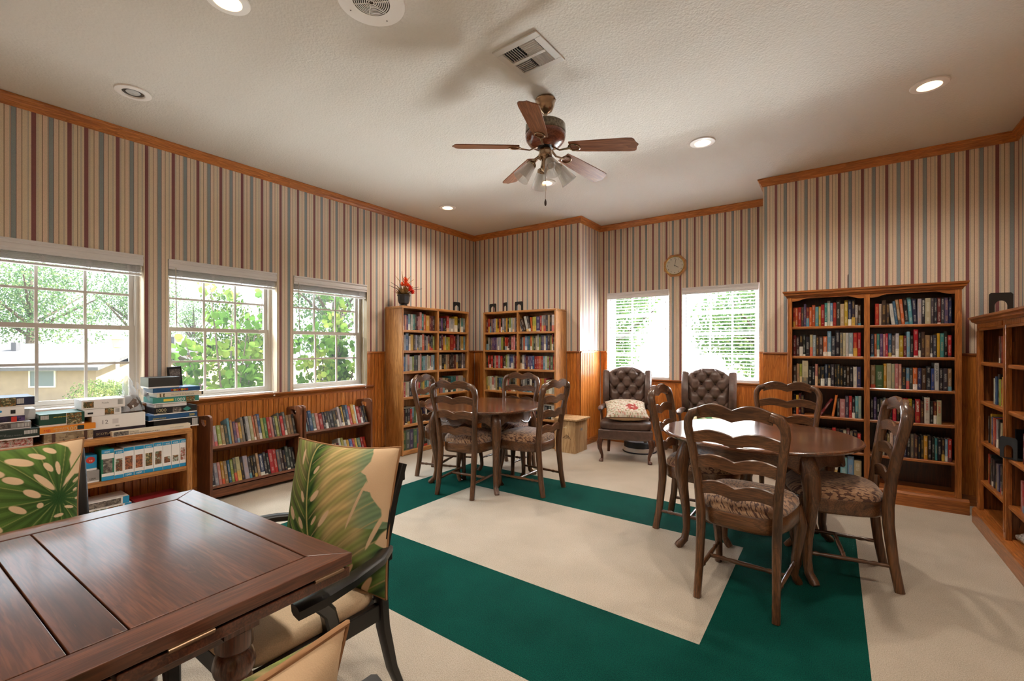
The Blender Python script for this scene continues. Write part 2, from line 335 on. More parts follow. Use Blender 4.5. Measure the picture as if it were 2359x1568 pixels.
pillow_m = vcol('printed_leaf_cotton', 'pcol')
leather = plain('brown_leather', srgb(84, 62, 53), .36, noise=.25, nscale=25, bmp=.12)
chairleg = wood('wing_chair_leg', srgb(50, 24, 14), srgb(92, 52, 32), srgb(120, 74, 48), ax='z', rough=.35)
# ------------------------------------------------------------------ room shell
XL, YB, XR1, YR, XR2, YB2, XW, H, YF = -4.582, 5.383, -2.74, 5.998, -0.598, 5.291, 1.199, 3.05, -3.0
WZ = 1.272
# floor with the inlaid green border
ix0, ix1, iy0, iy1 = -2.802, -0.488, 2.113, 3.309
ox0, ox1, oy0, oy1 = -3.369, 0.121, 1.491, 3.915
mb = MB()
def quad(x0, x1, y0, y1, m): mb.add([(x0,y0,0),(x1,y0,0),(x1,y1,0),(x0,y1,0)], [(0,1,2,3)], m)
quad(XL-.2, ox0, YF-.2, YR+.2, 0); quad(ox1, XW+.2, YF-.2, YR+.2, 0); quad(ox0, ox1, YF-.2, oy0, 0); quad(ox0, ox1, oy1, YR+.2, 0)
quad(ix0, ix1, iy0, iy1, 0)
quad(ox0, ix0, oy0, oy1, 1); quad(ix1, ox1, oy0, oy1, 1); quad(ix0, ix1, oy0, iy0, 1); quad(ix0, ix1, iy1, oy1, 1)
mb.box(XL-.2, XW+.2, YF-.2, YR+.2, -.25, -.02, 0)
struct(mb.build('floor', [carp, carpg]))
struct(MB().box(XL-.2, XW+.2, YF-.2, YR+.2, H, H+.15).build('ceiling', ceil_m))
T = .2
WIN = [(0.33, 1.242), (1.406, 2.322), (2.493, 3.399)]; WZ0, WZ1 = .865, 2.07
mb = MB(); ys = [YF-.2] + [y for p in WIN for y in p] + [YB+T]
for i in range(0, len(ys), 2): mb.box(XL-T, XL, ys[i], ys[i+1], 0, H)
for a, b in WIN: mb.box(XL-T, XL, a, b, 0, WZ0).box(XL-T, XL, a, b, WZ1, H)
wall_left = struct(mb.build('wall_left', wp_y))
wall_back_left = struct(MB().prism([(XL,YB),(XR1,YB),(XR1-T,YB+T),(XL,YB+T)], 'z', 0, H).build('wall_back_left', wp_x))
wall_recess_left = struct(MB().prism([(XR1,YB),(XR1,YR+T),(XR1-T,YR+T),(XR1-T,YB+T)], 'z', 0, H).build('wall_recess_left', wp_y))
WB = [(-2.625, -1.76), (-1.596, -0.718)]; BZ0, BZ1 = .895, 2.085
mb = MB(); xs = [XR1] + [x for p in WB for x in p] + [XR2]
for i in range(0, len(xs), 2): mb.box(xs[i], xs[i+1], YR, YR+T, 0, H)
for a, b in WB: mb.box(a, b, YR, YR+T, 0, BZ0).box(a, b, YR, YR+T, BZ1, H)
wall_recess = struct(mb.build('wall_recess_back', wp_rec))
wall_recess_right = struct(MB().prism([(XR2,YB2),(XR2,YR+T),(XR2+T,YR+T),(XR2+T,YB2+T)], 'z', 0, H).build('wall_recess_right', wp_y))
wall_back_right = struct(MB().prism([(XR2,YB2),(XW,YB2),(XW,YB2+T),(XR2+T,YB2+T)], 'z', 0, H).build('wall_back_right', wp_r))
wall_right = struct(MB().box(XW, XW+T, YF-.2, YB2+T, 0, H).build('wall_right', wp_y))
wall_front = struct(MB().box(XL, XW, YF-T, YF, 0, H).build('wall_front', wp_x))
# crown moulding and baseboards, mitred
PATH = [(XL,YF),(XL,YB),(XR1,YB),(XR1,YR),(XR2,YR),(XR2,YB2),(XW,YB2),(XW,YF)]
def mitre(i):
    n = len(PATH); p0, p, p1 = (Vector(PATH[(i-1) % n]), Vector(PATH[i]), Vector(PATH[(i+1) % n]))
    d1, d2 = (p-p0).normalized(), (p1-p).normalized(); n1, n2 = Vector((d1.y, -d1.x)), Vector((d2.y, -d2.x)); return (n1+n2)/(1+n1.dot(n2))
def sweep(name, i, prof, mats, z0):
    j = (i+1) % len(PATH); a, b, ma, mbv = Vector(PATH[i]), Vector(PATH[j]), mitre(i), mitre(j)
    ring = lambda p, m: [Vector((p.x+m.x*o, p.y+m.y*o, z0+z)) for o, z in prof]
    ax = 'x' if abs(b.x-a.x) > abs(b.y-a.y) else 'y'
    return struct(MB().loft([ring(a, ma), ring(b, mbv)]).build(name, mats[ax]))
CP = [(.0005,0),(.045,0),(.045,-.012),(.034,-.022),(.030,-.036),(.018,-.05),(.014,-.062),(.006,-.074),(.0005,-.076)]
for i in range(len(PATH)): sweep('trim_%d' % (i+1), i, CP, {'x': CRN, 'y': CRNY}, H-.001)
BP = [(.0005,.001),(.016,.001),(.016,.075),(.010,.088),(.004,.095),(.0005,.095)]
for i, nm in enumerate(['left','back_left','recess_left','recess_back','recess_right','back_right','right','front']): sweep('baseboard_' + nm, i, BP, {'x': roak['x'], 'y': roak['y']}, 0)
# beadboard wainscot
bm_cache = {}
def board_mesh(h, wd):
    k = (round(h, 3), round(wd, 4))
    if k not in bm_cache:
        w2 = wd/2
        bm_cache[k] = MB().prism([(-w2,0),(w2,0),(w2,.0045),(w2-.004,.0075),(-w2+.004,.0075),(-w2,.0045)], 'z', 0, h).mesh('board', bead)
    return bm_cache[k]
backing = plain('groove_shadow_oak', srgb(84, 44, 18), .6)
tn = [9]
def wainscot(parent, ax, fixed, a0, a1, zt, sgn, cap=True, bw_=.0505):
    """boards on a wall plane; sgn: +1 faces + direction of the other axis"""
    n = max(1, round((a1-a0)/bw_)); st = (a1-a0)/n; me = board_mesh(zt-.09-.012, st-.0035)
    t0, t1 = sorted((fixed, fixed+sgn*.004))
    if ax == 'y': MB().box(t0, t1, a0, a1, .09, zt).build('wainscot_panel', backing, parent)
    else: MB().box(a0, a1, t0, t1, .09, zt).build('wainscot_panel', backing, parent)
    rz = {('y',1): R(-90), ('y',-1): R(90), ('x',-1): R(180), ('x',1): 0.0}[(ax, sgn)]
    for i in range(n):
        c = a0+(i+.5)*st; loc = (fixed+sgn*.0035, c, .09) if ax == 'y' else (c, fixed+sgn*.0035, .09)
        link('board', me, parent, loc, (0,0,rz))
    if cap:
        lo, hi = sorted((fixed, fixed+sgn*.022)); m = MB()
        if ax == 'y': m.box(lo, hi, a0, a1, zt-.022, zt)
        else: m.box(a0, a1, lo, hi, zt-.022, zt)
        struct(bev(m.build('trim_%d' % tn[0], roak[ax]), .006)); tn[0] += 1
wainscot(wall_left, 'y', XL, 0.20, 3.40, .835, 1, cap=False)
wainscot(wall_left, 'y', XL, 3.40, 3.66, WZ, 1); wainscot(wall_left, 'y', XL, 4.89, YB, WZ, 1)
wainscot(wall_back_left, 'x', YB, -4.56, -4.15, WZ, -1); wainscot(wall_back_left, 'x', YB, -2.935, XR1, WZ, -1)
wainscot(wall_recess_left, 'y', XR1, YB, YR, WZ, 1)
wainscot(wall_recess, 'x', YR, XR1+.02, -2.625, WZ, -1, True); wainscot(wall_recess, 'x', YR, -2.625, -.718, .87, -1, False, .32); wainscot(wall_recess, 'x', YR, -.718, XR2, WZ, -1)
wainscot(wall_back_right, 'x', YB2, XR2, -.36, WZ, -1, True, .24); wainscot(wall_back_right, 'x', YB2, .83, XW, WZ, -1, True, .37)
o = MB().prism([(XL,.865),(XL+.045,.865),(XL+.045,.852),(XL+.03,.842),(XL+.014,.828),(XL+.014,.806),(XL,.806)], 'y', -.2, 3.474).build('trim_%d' % tn[0], roak['y']); struct(o); tn[0] += 1
o = MB().prism([(YR,.895),(YR-.04,.895),(YR-.04,.884),(YR-.02,.87),(YR-.02,.85),(YR,.85)], 'x', -2.625, -.718).build('trim_%d' % tn[0], roak['x'])
for v in o.data.vertices: v.co = (v.co.x, v.co.y, v.co.z)
struct(o); tn[0] += 1
# ------------------------------------------------------------------ windows (local x along wall, y outwards)
def ring(mb, x0, x1, z0, z1, y0, y1, t, m=0):
    mb.box(x0, x1, y0, y1, z0, z0+t, m).box(x0, x1, y0, y1, z1-t, z1, m).box(x0, x0+t, y0, y1, z0+t, z1-t, m).box(x1-t, x1, y0, y1, z0+t, z1-t, m); return mb
def window(n, loc, rz, W, HH, mat, zm, ydep=.115):
    root = struct(ring(MB(), 0, W, 0, HH, ydep, ydep+.07, .028).build('window_%d' % n, mat)); root.location = loc; root.rotation_euler = (0,0,R(rz))
    up = ring(MB(), .028, W-.028, zm-.018, HH-.028, ydep+.035, ydep+.06, .03).build('sash', mat, root)
    lo = ring(MB(), .028, W-.028, .028, zm+.018, ydep+.008, ydep+.033, .034).build('sash', mat, root)
    for s, z0, z1, y in ((up, zm+.012, HH-.058, ydep+.047), (lo, .062, zm-.016, ydep+.02)):
        MB().box(.058, W-.058, y-.002, y+.002, z0, z1).build('pane', glass, s)
        gx0, gx1 = .058, W-.058
        for k in (1, 2): MB().box(gx0+(gx1-gx0)*k/3-.009, gx0+(gx1-gx0)*k/3+.009, y-.006, y+.006, z0, z1).build('muntin', mat, s)
        MB().box(gx0, gx1, y-.0068, y+.0068, (z0+z1)/2-.009, (z0+z1)/2+.009).build('muntin', mat, s)
    MB().box(W-.12, W-.06, ydep-.004, ydep+.008, zm-.008, zm+.01).build('sash_lock', mat, root)
    if n < 4: MB().box(.03, W-.03, ydep+.066, ydep+.0665, .03, HH-.03).build('insect_screen', screen_m, root)
    MB().box(0, W, .002, ydep, 0, .012).build('window_sill', white_p, root)
    return root
for i, (a, b) in enumerate(WIN): window(i+1, (XL, a, WZ0), 90, b-a, WZ1-WZ0, alu, .615)
for i, (a, b) in enumerate(WB): window(i+4, (a, YR, BZ0), 0, b-a, BZ1-BZ0, white_p, .60)
def slat_mesh(W, cur=.003):
    pr = [(-.025,0),(-.0125,cur),(0,cur*1.3),(.0125,cur),(.025,0),(.025,-.0025),(0,cur*1.3-.0025),(-.025,-.0025)]
    return MB().prism(pr, 'x', .008, W-.008).mesh('slat', blindm)
def blind(loc, rz, W, HH, label, raised, wand=True):
    t = thing('window_blind', label, 'blind', loc, rz, 'white window blinds')
    MB().prism([(-.012,0),(-.012,-.012),(-.004,-.018),(-.004,-.03),(-.010,-.036),(-.010,-.06),(-.004,-.066),(-.004,-.084),(.006,-.086),(.006,0)], 'x', .004, W-.004).build('valance', blindm, t)
    MB().box(.01, W-.01, .012, .06, -.05, -.004).build('headrail', blindm, t)
    me = slat_mesh(W)
    lx = [W*.1, W*.37, W*.63, W*.9]
    if raised:
        for k in range(12): link('slat', me, t, (0, .036, -.062-k*.0068))
        zb = -.150
        MB().box(.008, W-.008, .010, .062, zb-.016, zb).build('bottom_rail', blindm, t, bevel=.004)
        for x in lx:
            m = MB(); rnd = random.Random(int(x*999))
            for q in range(5):
                a = rnd.uniform(-.02, .02); m.tube([(x-.02+q*.01, .006, -.088), (x+a, -.006, -.11-q*.006), (x+.012*math.cos(q*2), -.002, -.135-q*.005), (x+a*.5, .004, -.10)], .0016, 5)
            m.build('ladder_cord', blindm, t, smooth=60)
        m = MB().tube([(W-.05, .0, -.086), (W-.052, -.004, -.4), (W-.05, -.008, -.9), (W-.045, -.030, -1.195)], .0016, 6)
        m.build('pull_cord', blindm, t, smooth=60)
        MB().lathe([(.003,-1.235),(.009,-1.23),(.008,-1.205),(.004,-1.195)], 10, Matrix.Translation((W-.045, -.036, 0))).build('cord_tassel', blindm, t, smooth=40)
        if wand: MB().tube([(.055, -.004, -.07), (.056, -.008, -.35), (.062, -.006, -.57)], .004, 6).build('tilt_wand', alu, t, smooth=60)
    else:
        n = int((HH-.12)/.041)
        for k in range(n): link('slat', me, t, (0, .036, -.10-k*.041), (R(-7), 0, 0))
        zb = -.10-n*.041
        MB().box(.008, W-.008, .014, .058, zb-.012, zb+.006).build('bottom_rail', blindm, t, bevel=.003)
        for x in lx: MB().tube([(x, .010, -.08), (x, .010, zb)], .0012, 5).build('ladder_cord', blindm, t)
        MB().tube([(.05, -.003, -.085), (.052, -.004, -.5)], .004, 6).build('tilt_wand', plain('clear_wand_%d' % (W*1000), srgb(120, 122, 126), .2), t)
        for z in (-.15, -.5): MB().lathe([(.002,z-.03),(.006,z-.028),(.005,z-.005),(.002,z)], 8, Matrix.Translation((W-.05, -.002, 0))).build('cord_tassel', alu, t)
    return t
L = ['raised white slatted blind on window behind the jigsaw box piles', 'raised white slatted blind on the middle window beside leaning dark plaque', 'raised white slatted blind on window nearest the flower pot bookcase']
for i, (a, b) in enumerate(WIN): blind((XL, a, WZ1), 90, b-a, WZ1-WZ0, L[i], True, i > 0)
blind((WB[0][0], YR, BZ1), 0, WB[0][1]-WB[0][0], BZ1-BZ0, 'lowered white slatted blind behind wing chair with floral cushion', False)
blind((WB[1][0], YR, BZ1), 0, WB[1][1]-WB[1][0], BZ1-BZ0, 'lowered white slatted blind next to tall cornice bookcase', False)
# ------------------------------------------------------------------ outdoors
def foliage_mat(name, cols, trans=.4):
    m, n, b = new_mat(name); n.nodes.remove(b); pos = nd(n, 'NewGeometry').outputs['Position']
    c = ramp(n, nd(n, 'TexNoise', {'Vector': pos, 'Scale': 1.9, 'Detail': 4.0}).outputs[0], [(.25+.5*i/(len(cols)-1), q) for i, q in enumerate(cols)])
    a = nd(n, 'BsdfDiffuse', {0: c}); t = nd(n, 'BsdfTranslucent', {0: c}); mx = nd(n, 'MixShader', {0: trans, 1: a.outputs[0], 2: t.outputs[0]})
    n.links.new(mx.outputs[0], n.nodes['Material Output'].inputs[0]); return m
fol_a = foliage_mat('tree_leaves', [srgb(70, 104, 74), srgb(110, 140, 96), srgb(160, 170, 110)]); fol_b = foliage_mat('shrub_leaves', [srgb(44, 76, 34), srgb(84, 116, 46), srgb(150, 156, 78)], .45)
fol_c = foliage_mat('hedge_leaves', [srgb(70, 96, 60), srgb(120, 140, 84), srgb(190, 190, 110)]); fol_p = foliage_mat('pink_blossom', [srgb(190, 140, 150), srgb(210, 170, 176)])
bark = plain('bark', srgb(92, 80, 70), .9, noise=.3)
def leaves(rnd, blobs, n, size, rnd_leaf=False):
    m = MB(); tot = sum(b[3]**2 for b in blobs)
    for (cx, cy, cz, r) in blobs:
        for _ in range(int(n*r*r/tot)):
            d = Vector((rnd.gauss(0,1), rnd.gauss(0,1), rnd.gauss(0,1))).normalized()*(r*rnd.uniform(.55, 1.0)); p = Vector((cx, cy, cz))+d
            q = Euler((rnd.uniform(0,6.3), rnd.uniform(0,6.3), rnd.uniform(0,6.3))).to_matrix(); s = size*rnd.uniform(.7, 1.3)
            if rnd_leaf: pts = [q @ Vector((s*.5*math.cos(k*math.pi/3), s*.5*math.sin(k*math.pi/3), 0)) for k in range(6)]; m.add([p+e for e in pts], [tuple(range(6))])
            else: m.add([p+q @ Vector(e) for e in ((-s*.5,0,0),(0,-s*.3,0),(s*.5,0,0),(0,s*.3,0))], [(0,1,2,3)])
    return m
def ground_pt(u, d):  # direction of an image column, depth d along the view axis
    a = R(YAW); r = (u-1179.5)/1037.87*d
    return (-math.sin(a)*d+math.cos(a)*r, math.cos(a)*d+math.sin(a)*r)
GZ = -1.6
grass = plain('dry_lawn', srgb(150, 146, 110), .95, noise=.3, nscale=3); conc = plain('pale_concrete', srgb(196, 190, 182), .9, noise=.1, nscale=5)
struct(MB().add([(-80,-50,GZ),(60,-50,GZ),(60,80,GZ),(-80,80,GZ)], [(0,1,2,3)]).build('ground', grass))
struct(MB().box(-9.0, XL-.25, -12, 10, GZ, -.35).box(-9.0, 9, YR+.25, 12, GZ, -.35).build('terrace', conc))
def tree(u, d, h, spread, label, seed, mat=fol_a, n=2600, size=.34, base=GZ):
    x, y = ground_pt(u, d); rnd = random.Random(seed); t = thing('tree', label, 'tree', (x, y, base), 0, 'trees beyond the windows')
    tr = MB().tube([(0,0,0),(.1,0,h*.25),(-.1,.1,h*.5),(.1,0,h*.8)], [h*.035, h*.028, h*.02, h*.008], 8)
    for k in range(6):
        a = k*1.05+rnd.uniform(-.3,.3); z = h*rnd.uniform(.3,.5); tr.tube([(0,0,z),(math.cos(a)*spread*.4, math.sin(a)*spread*.4, z+h*.14),(math.cos(a)*spread*.75, math.sin(a)*spread*.75, z+h*.26)], [h*.014, h*.009, h*.004], 6)
    tr.build('trunk', bark, t, smooth=60)
    bl = [(rnd.uniform(-.6,.6)*spread, rnd.uniform(-.6,.6)*spread, h*rnd.uniform(.27,.86), spread*rnd.uniform(.3,.5)) for _ in range(17)]
    leaves(rnd, bl, int(n*1.9), size*.72).build('crown', mat, t, kind='stuff'); return t
tree(70, 44, 13.0, 6.5, 'broad pale green tree spreading above the grey house roof', 1, n=5200)
tree(310, 56, 14, 5.4, 'rounded green tree behind the lamp post', 2, n=3600)
tree(-230, 44, 12, 5.2, 'leafy tree at the low end of the grey roof', 3, n=3600)
tree(445, 74, 12.0, 3.0, 'dark conical tree beyond the yellow shrub', 4, n=1800)
tree(570, 34, 7.0, 3.4, 'low spreading yellow green tree beyond the round leaved shrub', 5, fol_b, 2400)
tree(770, 32, 10, 3.6, 'tall pale tree behind the white post', 6, n=2600)
tree(1400, 26, 8.4, 3.8, 'large shade tree outside the blinds behind floral cushion chair', 7, n=3400)
tree(1760, 26, 8.2, 3.8, 'large shade tree outside the blinds beside cornice bookcase', 8, n=3400)
def shrub(x, y, h, label, seed, n=1500, size=.075, spread=.6):
    rnd = random.Random(seed); t = thing('shrub', label, 'shrub', (x, y, -.35), 0, 'round leaved shrubs by the windows'); st = MB(); bl = []
    for k in range(9):
        a = rnd.uniform(0, 6.28); q = rnd.uniform(.3, 1)*spread; tip = (math.cos(a)*q*.7, math.sin(a)*q*1.3, h*rnd.uniform(.65, 1.0))
        st.tube([(0,0,0),(tip[0]*.4, tip[1]*.4, tip[2]*.5), tip], [.018, .012, .004], 6)
        for f in (.4, .55, .7, .85, 1.0): bl.append((tip[0]*f+rnd.uniform(-.05,.05), tip[1]*f+rnd.uniform(-.05,.05), tip[2]*f, .09+.2*(1.05-f)))
    st.build('stems', bark, t, smooth=60); leaves(rnd, bl, n, size, True).build('foliage', fol_b, t, kind='stuff'); return t
shrub(-5.75, 2.35, 2.35, 'leafy shrub with rounded leaves filling the middle window', 11, 1700, spread=.62)
shrub(-5.85, 3.85, 2.45, 'leafy shrub with rounded leaves outside window nearest flower pot', 12, 1900, spread=.6)
shrub(-6.6, 5.6, 2.2, 'leafy yellow green shrub beyond the white porch post', 13, 1500, spread=.5)
rnd = random.Random(5)
def hedge(u0, u1, d, z0, z1, label, mat=fol_c, n=1700):
    (x0, y0), (x1, y1) = ground_pt(u0, d), ground_pt(u1, d); t = thing('hedge', label, 'hedge', ((x0+x1)/2, (y0+y1)/2, GZ), 0)
    bl = [((x0-x1)/2*(1-2*k/9), (y0-y1)/2*(1-2*k/9), (z0+z1)/2-GZ, (z1-z0)*.55) for k in range(10)]
    leaves(rnd, bl, n*4, .055).build('foliage', mat, t, kind='stuff'); MB().box(-.05, .05, -.05, .05, 0, z0-GZ+.3).build('stems', bark, t)
hedge(205, 330, 12.5, -.55, .40, 'clipped yellow topped hedge below the lamp post')
hedge(395, 470, 14, -.6, .25, 'low blossoming pink hedge outside the middle window', fol_p, 900)
# low house with a grey roof, seen across the yard
hm = plain('cream_stucco', srgb(166, 146, 124), .9, noise=.08, nscale=3); rf = plain('grey_shingle', srgb(104, 102, 106), .9, noise=.15, nscale=8); wn = plain('house_window', srgb(110, 122, 128), .2)
def house(c, rz, W, D, zb, ze, zr, label):
    t = thing('house', label, 'house', (c[0], c[1], zb), rz); e, r = ze-zb, zr-zb
    MB().box(-W/2, W/2, -D/2, D/2, 0, e).build('wall', hm, t)
    ro = MB().prism([(-D/2-.6,e-.12),(0,r),(D/2+.6,e-.12),(D/2+.6,e-.28),(0,r-.16),(-D/2-.6,e-.28)], 'x', -W/2-.5, W/2+.5).build('roof', rf, t)
    for x in (-W*.22, W*.12): MB().box(x-.12, x+.12, -1.6, -1.35, e+.45, r+.05).build('roof_vent', rf, ro)
    for x, z0, z1, w2 in ((-W*.38, .9, 1.8, 1.0), (-W*.16, .2, 1.75, 1.1), (W*.02, .9, 1.75, .7), (W*.14, .8, 1.75, 1.1), (W*.34, .9, 1.8, 1.2)):
        f = ring(MB(), x-w2/2, x+w2/2, z0, z1, -D/2-.06, -D/2+.02, .07).build('window', white_p, t); MB().box(x-w2/2+.06, x+w2/2-.06, -D/2-.03, -D/2-.01, z0+.06, z1-.06).build('pane', wn, f)
    return t
house(ground_pt(10, 26), YAW+8, 15, 8, GZ, .45, 1.55, 'low cream house with long grey shingle roof across the yard')
house(ground_pt(402, 40), YAW+10, 5.5, 6, GZ, 1.0, 2.2, 'cream gable end house partly hidden beside the middle window')
# fence
fx = thing('fence', 'pale board fence in front of the cream house', 'fence', (0,0,GZ), 0)
fm = plain('pale_fence', srgb(180, 172, 162), .9, noise=.1)
me = MB().box(-.07, .07, -.012, .012, 0, 1.05).mesh('fence_board', fm)
for k in range(46):
    x, y = ground_pt(-190+k*9.6, 15); link('board', me, fx, (x, y, 0), (0, 0, R(YAW)))
(x0, y0), (x1, y1) = ground_pt(-190, 15.05), ground_pt(250, 15.05)
MB().tube([(x0, y0, .8), (x1, y1, .8)], .03, 6).build('rail', fm, fx)
x, y = ground_pt(271, 13.5); lp = thing('lamp_post', 'white lantern lamp post standing in the yard', 'lamp post', (x, y, GZ))
MB().tube([(0,0,0),(0,0,2.9)], .045, 10).build('post', white_p, lp, smooth=60)
MB().lathe([(.05,2.9),(.12,2.93),(.16,3.16),(.15,3.17)], 6).build('lantern', plain('lantern_glass', srgb(214, 196, 176), .4), lp); MB().lathe([(.2,3.17),(.1,3.3),(.02,3.36)], 6).build('cap', white_p, lp)
pp = MB().box(-.055, .055, -.055, .055, 0, 2.9).box(-.08, .08, -.08, .08, 0, .2).build('porch_post', white_p); pp.location = (-6.7, 4.95, -.35); tag(pp, 'square white porch post outside window nearest flower pot', 'post')
# ------------------------------------------------------------------ bookcases (local x along the front, y into the wall, front at y=0)
def CM(loc, rz): return Matrix.Translation(loc) @ Matrix.Rotation(R(rz), 4, 'Z')
def shelf_mb(x0, x1, y0, y1, zt, th=.028):   # board with a rounded nose
    return MB().prism([(y0+.004, zt), (y0, zt-.006), (y0, zt-th+.006), (y0+.004, zt-th), (y1, zt-th), (y1, zt)], 'x', x0, x1)
SH = [1.536, 1.283, 1.026, .71, .373, .055]
def oak_case(label, loc, rz, W):
    t = thing('bookcase', label, 'bookcase', loc, rz, 'tall oak bookcases in the corner'); D, Ht, s = .32, 1.83, .026
    if rz == 0: D = .29
    for x in (0, W-s): MB().box(x, x+s, 0, D, 0, Ht-.03).build('side_panel', oak['z'], t, bevel=.006)
    r = .03; pr = [(0, Ht-.03), (0, Ht-.012), (.012, Ht), (W-.012, Ht), (W, Ht-.012), (W, Ht-.03)]
    MB().prism(pr, 'y', 0, D).build('top', oak['x'], t, bevel=.004)
    MB().box(W/2-.016, W/2+.016, .002, D-.01, .055, Ht-.03).build('divider', oak['z'], t, bevel=.004)
    MB().box(s, W-s, D-.010, D-.002, 0, Ht-.03).build('back_panel', oak['z'], t)
    for z in SH:
        for a, b in ((s, W/2-.016), (W/2+.016, W-s)): shelf_mb(a, b, .003, D-.012, z, .03 if z > .1 else .052).build('shelf', oak['x'], t)
    return t, CM(loc, rz), D, W
caseA = oak_case('tall light oak bookcase with flower pot on top', (-4.25, 3.66, 0), 90, 1.225)
caseB = oak_case('tall light oak bookcase with three bookends on top', (-4.15, 5.08, 0), 0, 1.215)
# cornice bookcase
LC = (-.36, 4.985, 0); WC, HC, DC = 1.185, 1.845, .29
t = thing('bookcase', 'wide honey oak bookcase with stepped cornice and arched top rail', 'bookcase', LC, 0); caseC = t; MC = CM(LC, 0)
for x in (0, WC-.02): MB().box(x, x+.02, .02, DC, .0, 1.79).build('side_panel', roak['z'], t)
for x0, x1 in ((0, .038), (.572, .612), (WC-.04, WC)): MB().box(x0, x1, 0, .02, .117, 1.80).build('stile', roak['z'], t, bevel=.003)
MB().box(.582, .602, .02, DC-.01, .117, 1.79).build('divider', roak['z'], t)
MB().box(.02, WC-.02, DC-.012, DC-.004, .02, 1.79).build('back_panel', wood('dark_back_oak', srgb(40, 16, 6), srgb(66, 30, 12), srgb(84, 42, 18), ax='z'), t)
for a, b in ((.038, .572), (.612, WC-.04)):
    top = [(a, 1.80), (b, 1.80)]; n = 24; arch = []
    for i in range(n+1):
        f = i/n; x = b+(a-b)*f; e = min(f, 1-f); z = 1.752 if e < .07 else (1.752+.024*min(1, (e-.07)/.13) if e < .2 else 1.776); arch.append((x, z))
    MB().prism(top+arch, 'y', .001, .02).build('arched_rail', roak['x'], t)
prof = [(.02,1.78),(-.006,1.79),(-.010,1.80),(-.022,1.808),(-.026,1.822),(-.034,1.83),(-.036,1.845),(.02,1.845)]
MB().loft([[Vector((-.002+min(0, y)*1.0, y, z)) for y, z in prof], [Vector((WC+.002-min(0, y)*1.0, y, z)) for y, z in prof]]).box(0, WC, .02, DC, 1.79, 1.845).build('cornice', roak['x'], t)
MB().prism([(-.02, 0), (-.02, .10), (-.008, .117), (.02, .117), (.02, 0)], 'x', -.022, WC+.04).build('plinth', roak['x'], t)
MB().box(.02, WC-.02, .02, DC-.012, .10, .137).build('bottom_board', roak['x'], t)
SHC = [1.515, 1.24, .968, .692, .393]
for z in SHC:
    for a, b in ((.02, .582), (.602, WC-.02)): shelf_mb(a, b, .022, DC-.014, z, .024).build('shelf', roak['x'], t)
# low-cornice dentil bookcase along the right wall: local x runs towards the camera
LD = (.872, 4.79, 0); WD, DD = 1.60, .31
t = thing('bookcase', 'low oak bookcase with dentil cornice and fluted posts beside right wall', 'bookcase', LD, -90); caseD = t; MDm = CM(LD, -90)
POST = [(0, .05), (.65, .70), (1.55, 1.60)]
for a, b in POST:
    p = MB().box(a, b, 0, .03, .11, 1.50).build('post', roak['z'], t, bevel=.004)
    for q in (.3, .5, .7): MB().box(a+(b-a)*q-.004, a+(b-a)*q+.004, -.003, .0, .16, 1.44).build('flute', roak['z'], p)
for a, b in ((0, .02), (.66, .69), (1.58, 1.6)): MB().box(a, b, .03, DD-.005, 0, 1.50).build('side_panel', wood('swirl_oak_%d' % int(a*100), srgb(66, 33, 13), srgb(118, 66, 29), srgb(140, 84, 40), ax='z', sc=.55, ring=.8), t)
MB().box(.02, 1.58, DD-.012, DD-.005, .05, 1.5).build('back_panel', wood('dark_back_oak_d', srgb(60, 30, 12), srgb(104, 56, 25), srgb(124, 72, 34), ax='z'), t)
for a, b in ((.05, .65), (.70, 1.55)):
    MB().box(a, b, .004, .03, 1.445, 1.50).build('top_rail', roak['x'], t)
    m = MB(); n = int((b-a)/.016)
    for k in range(n): m.box(a+(b-a)*k/n, a+(b-a)*k/n+.009, -.006, .004, 1.462, 1.492)
    m.build('dentil_band', roak['x'], t, kind='stuff')
prof = [(.02,1.495),(-.004,1.495),(-.010,1.503),(-.024,1.51),(-.028,1.524),(-.040,1.531),(-.042,1.545),(.02,1.545)]
MB().loft([[Vector((min(0, y), y, z)) for y, z in prof], [Vector((WD, y, z)) for y, z in prof]]).box(0, WD, .02, DD-.005, 1.50, 1.545).build('cornice', roak['x'], t)
MB().prism([(-.022, 0), (-.022, .10), (-.010, .115), (.03, .115), (.03, 0)], 'x', -.022, WD).build('plinth', roak['x'], t)
MB().box(.02, 1.58, .03, DD-.012, .095, .125).build('bottom_board', roak['x'], t)
SHD = [1.214, .925, .63, .338]
for z in SHD:
    for a, b in ((.02, .66), (.69, 1.58)): shelf_mb(a, b, .012, DD-.014, z, .026).build('shelf', roak['x'], t)
# low open shelf under the windows
LE = (-4.262, -.25, 0); WE, HE, DE = 1.725, .668, .30
t = thing('low_shelf', 'low oak shelf unit under window loaded with jigsaw boxes', 'shelf', LE, 90); caseE = t; ME_ = CM(LE, 90)
for x in (0, WE-.038): MB().box(x, x+.038, 0, DE, 0, HE-.045).build('side_panel', oak['z'], t, bevel=.006)
MB().prism([(0, HE-.045), (0, HE-.015), (.015, HE), (WE-.015, HE), (WE, HE-.015), (WE, HE-.045)], 'y', 0, DE).build('top', oak['x'], t, bevel=.005)
MB().box(.038, WE-.038, .006, DE-.01, .325, .362).build('shelf', oak['x'], t, bevel=.004)
MB().box(.038, WE-.038, .02, DE-.01, .03, .06).build('shelf', oak['x'], t, bevel=.004)
MB().box(.55, .575, .006, DE-.01, .06, .325).build('divider', oak['z'], t)
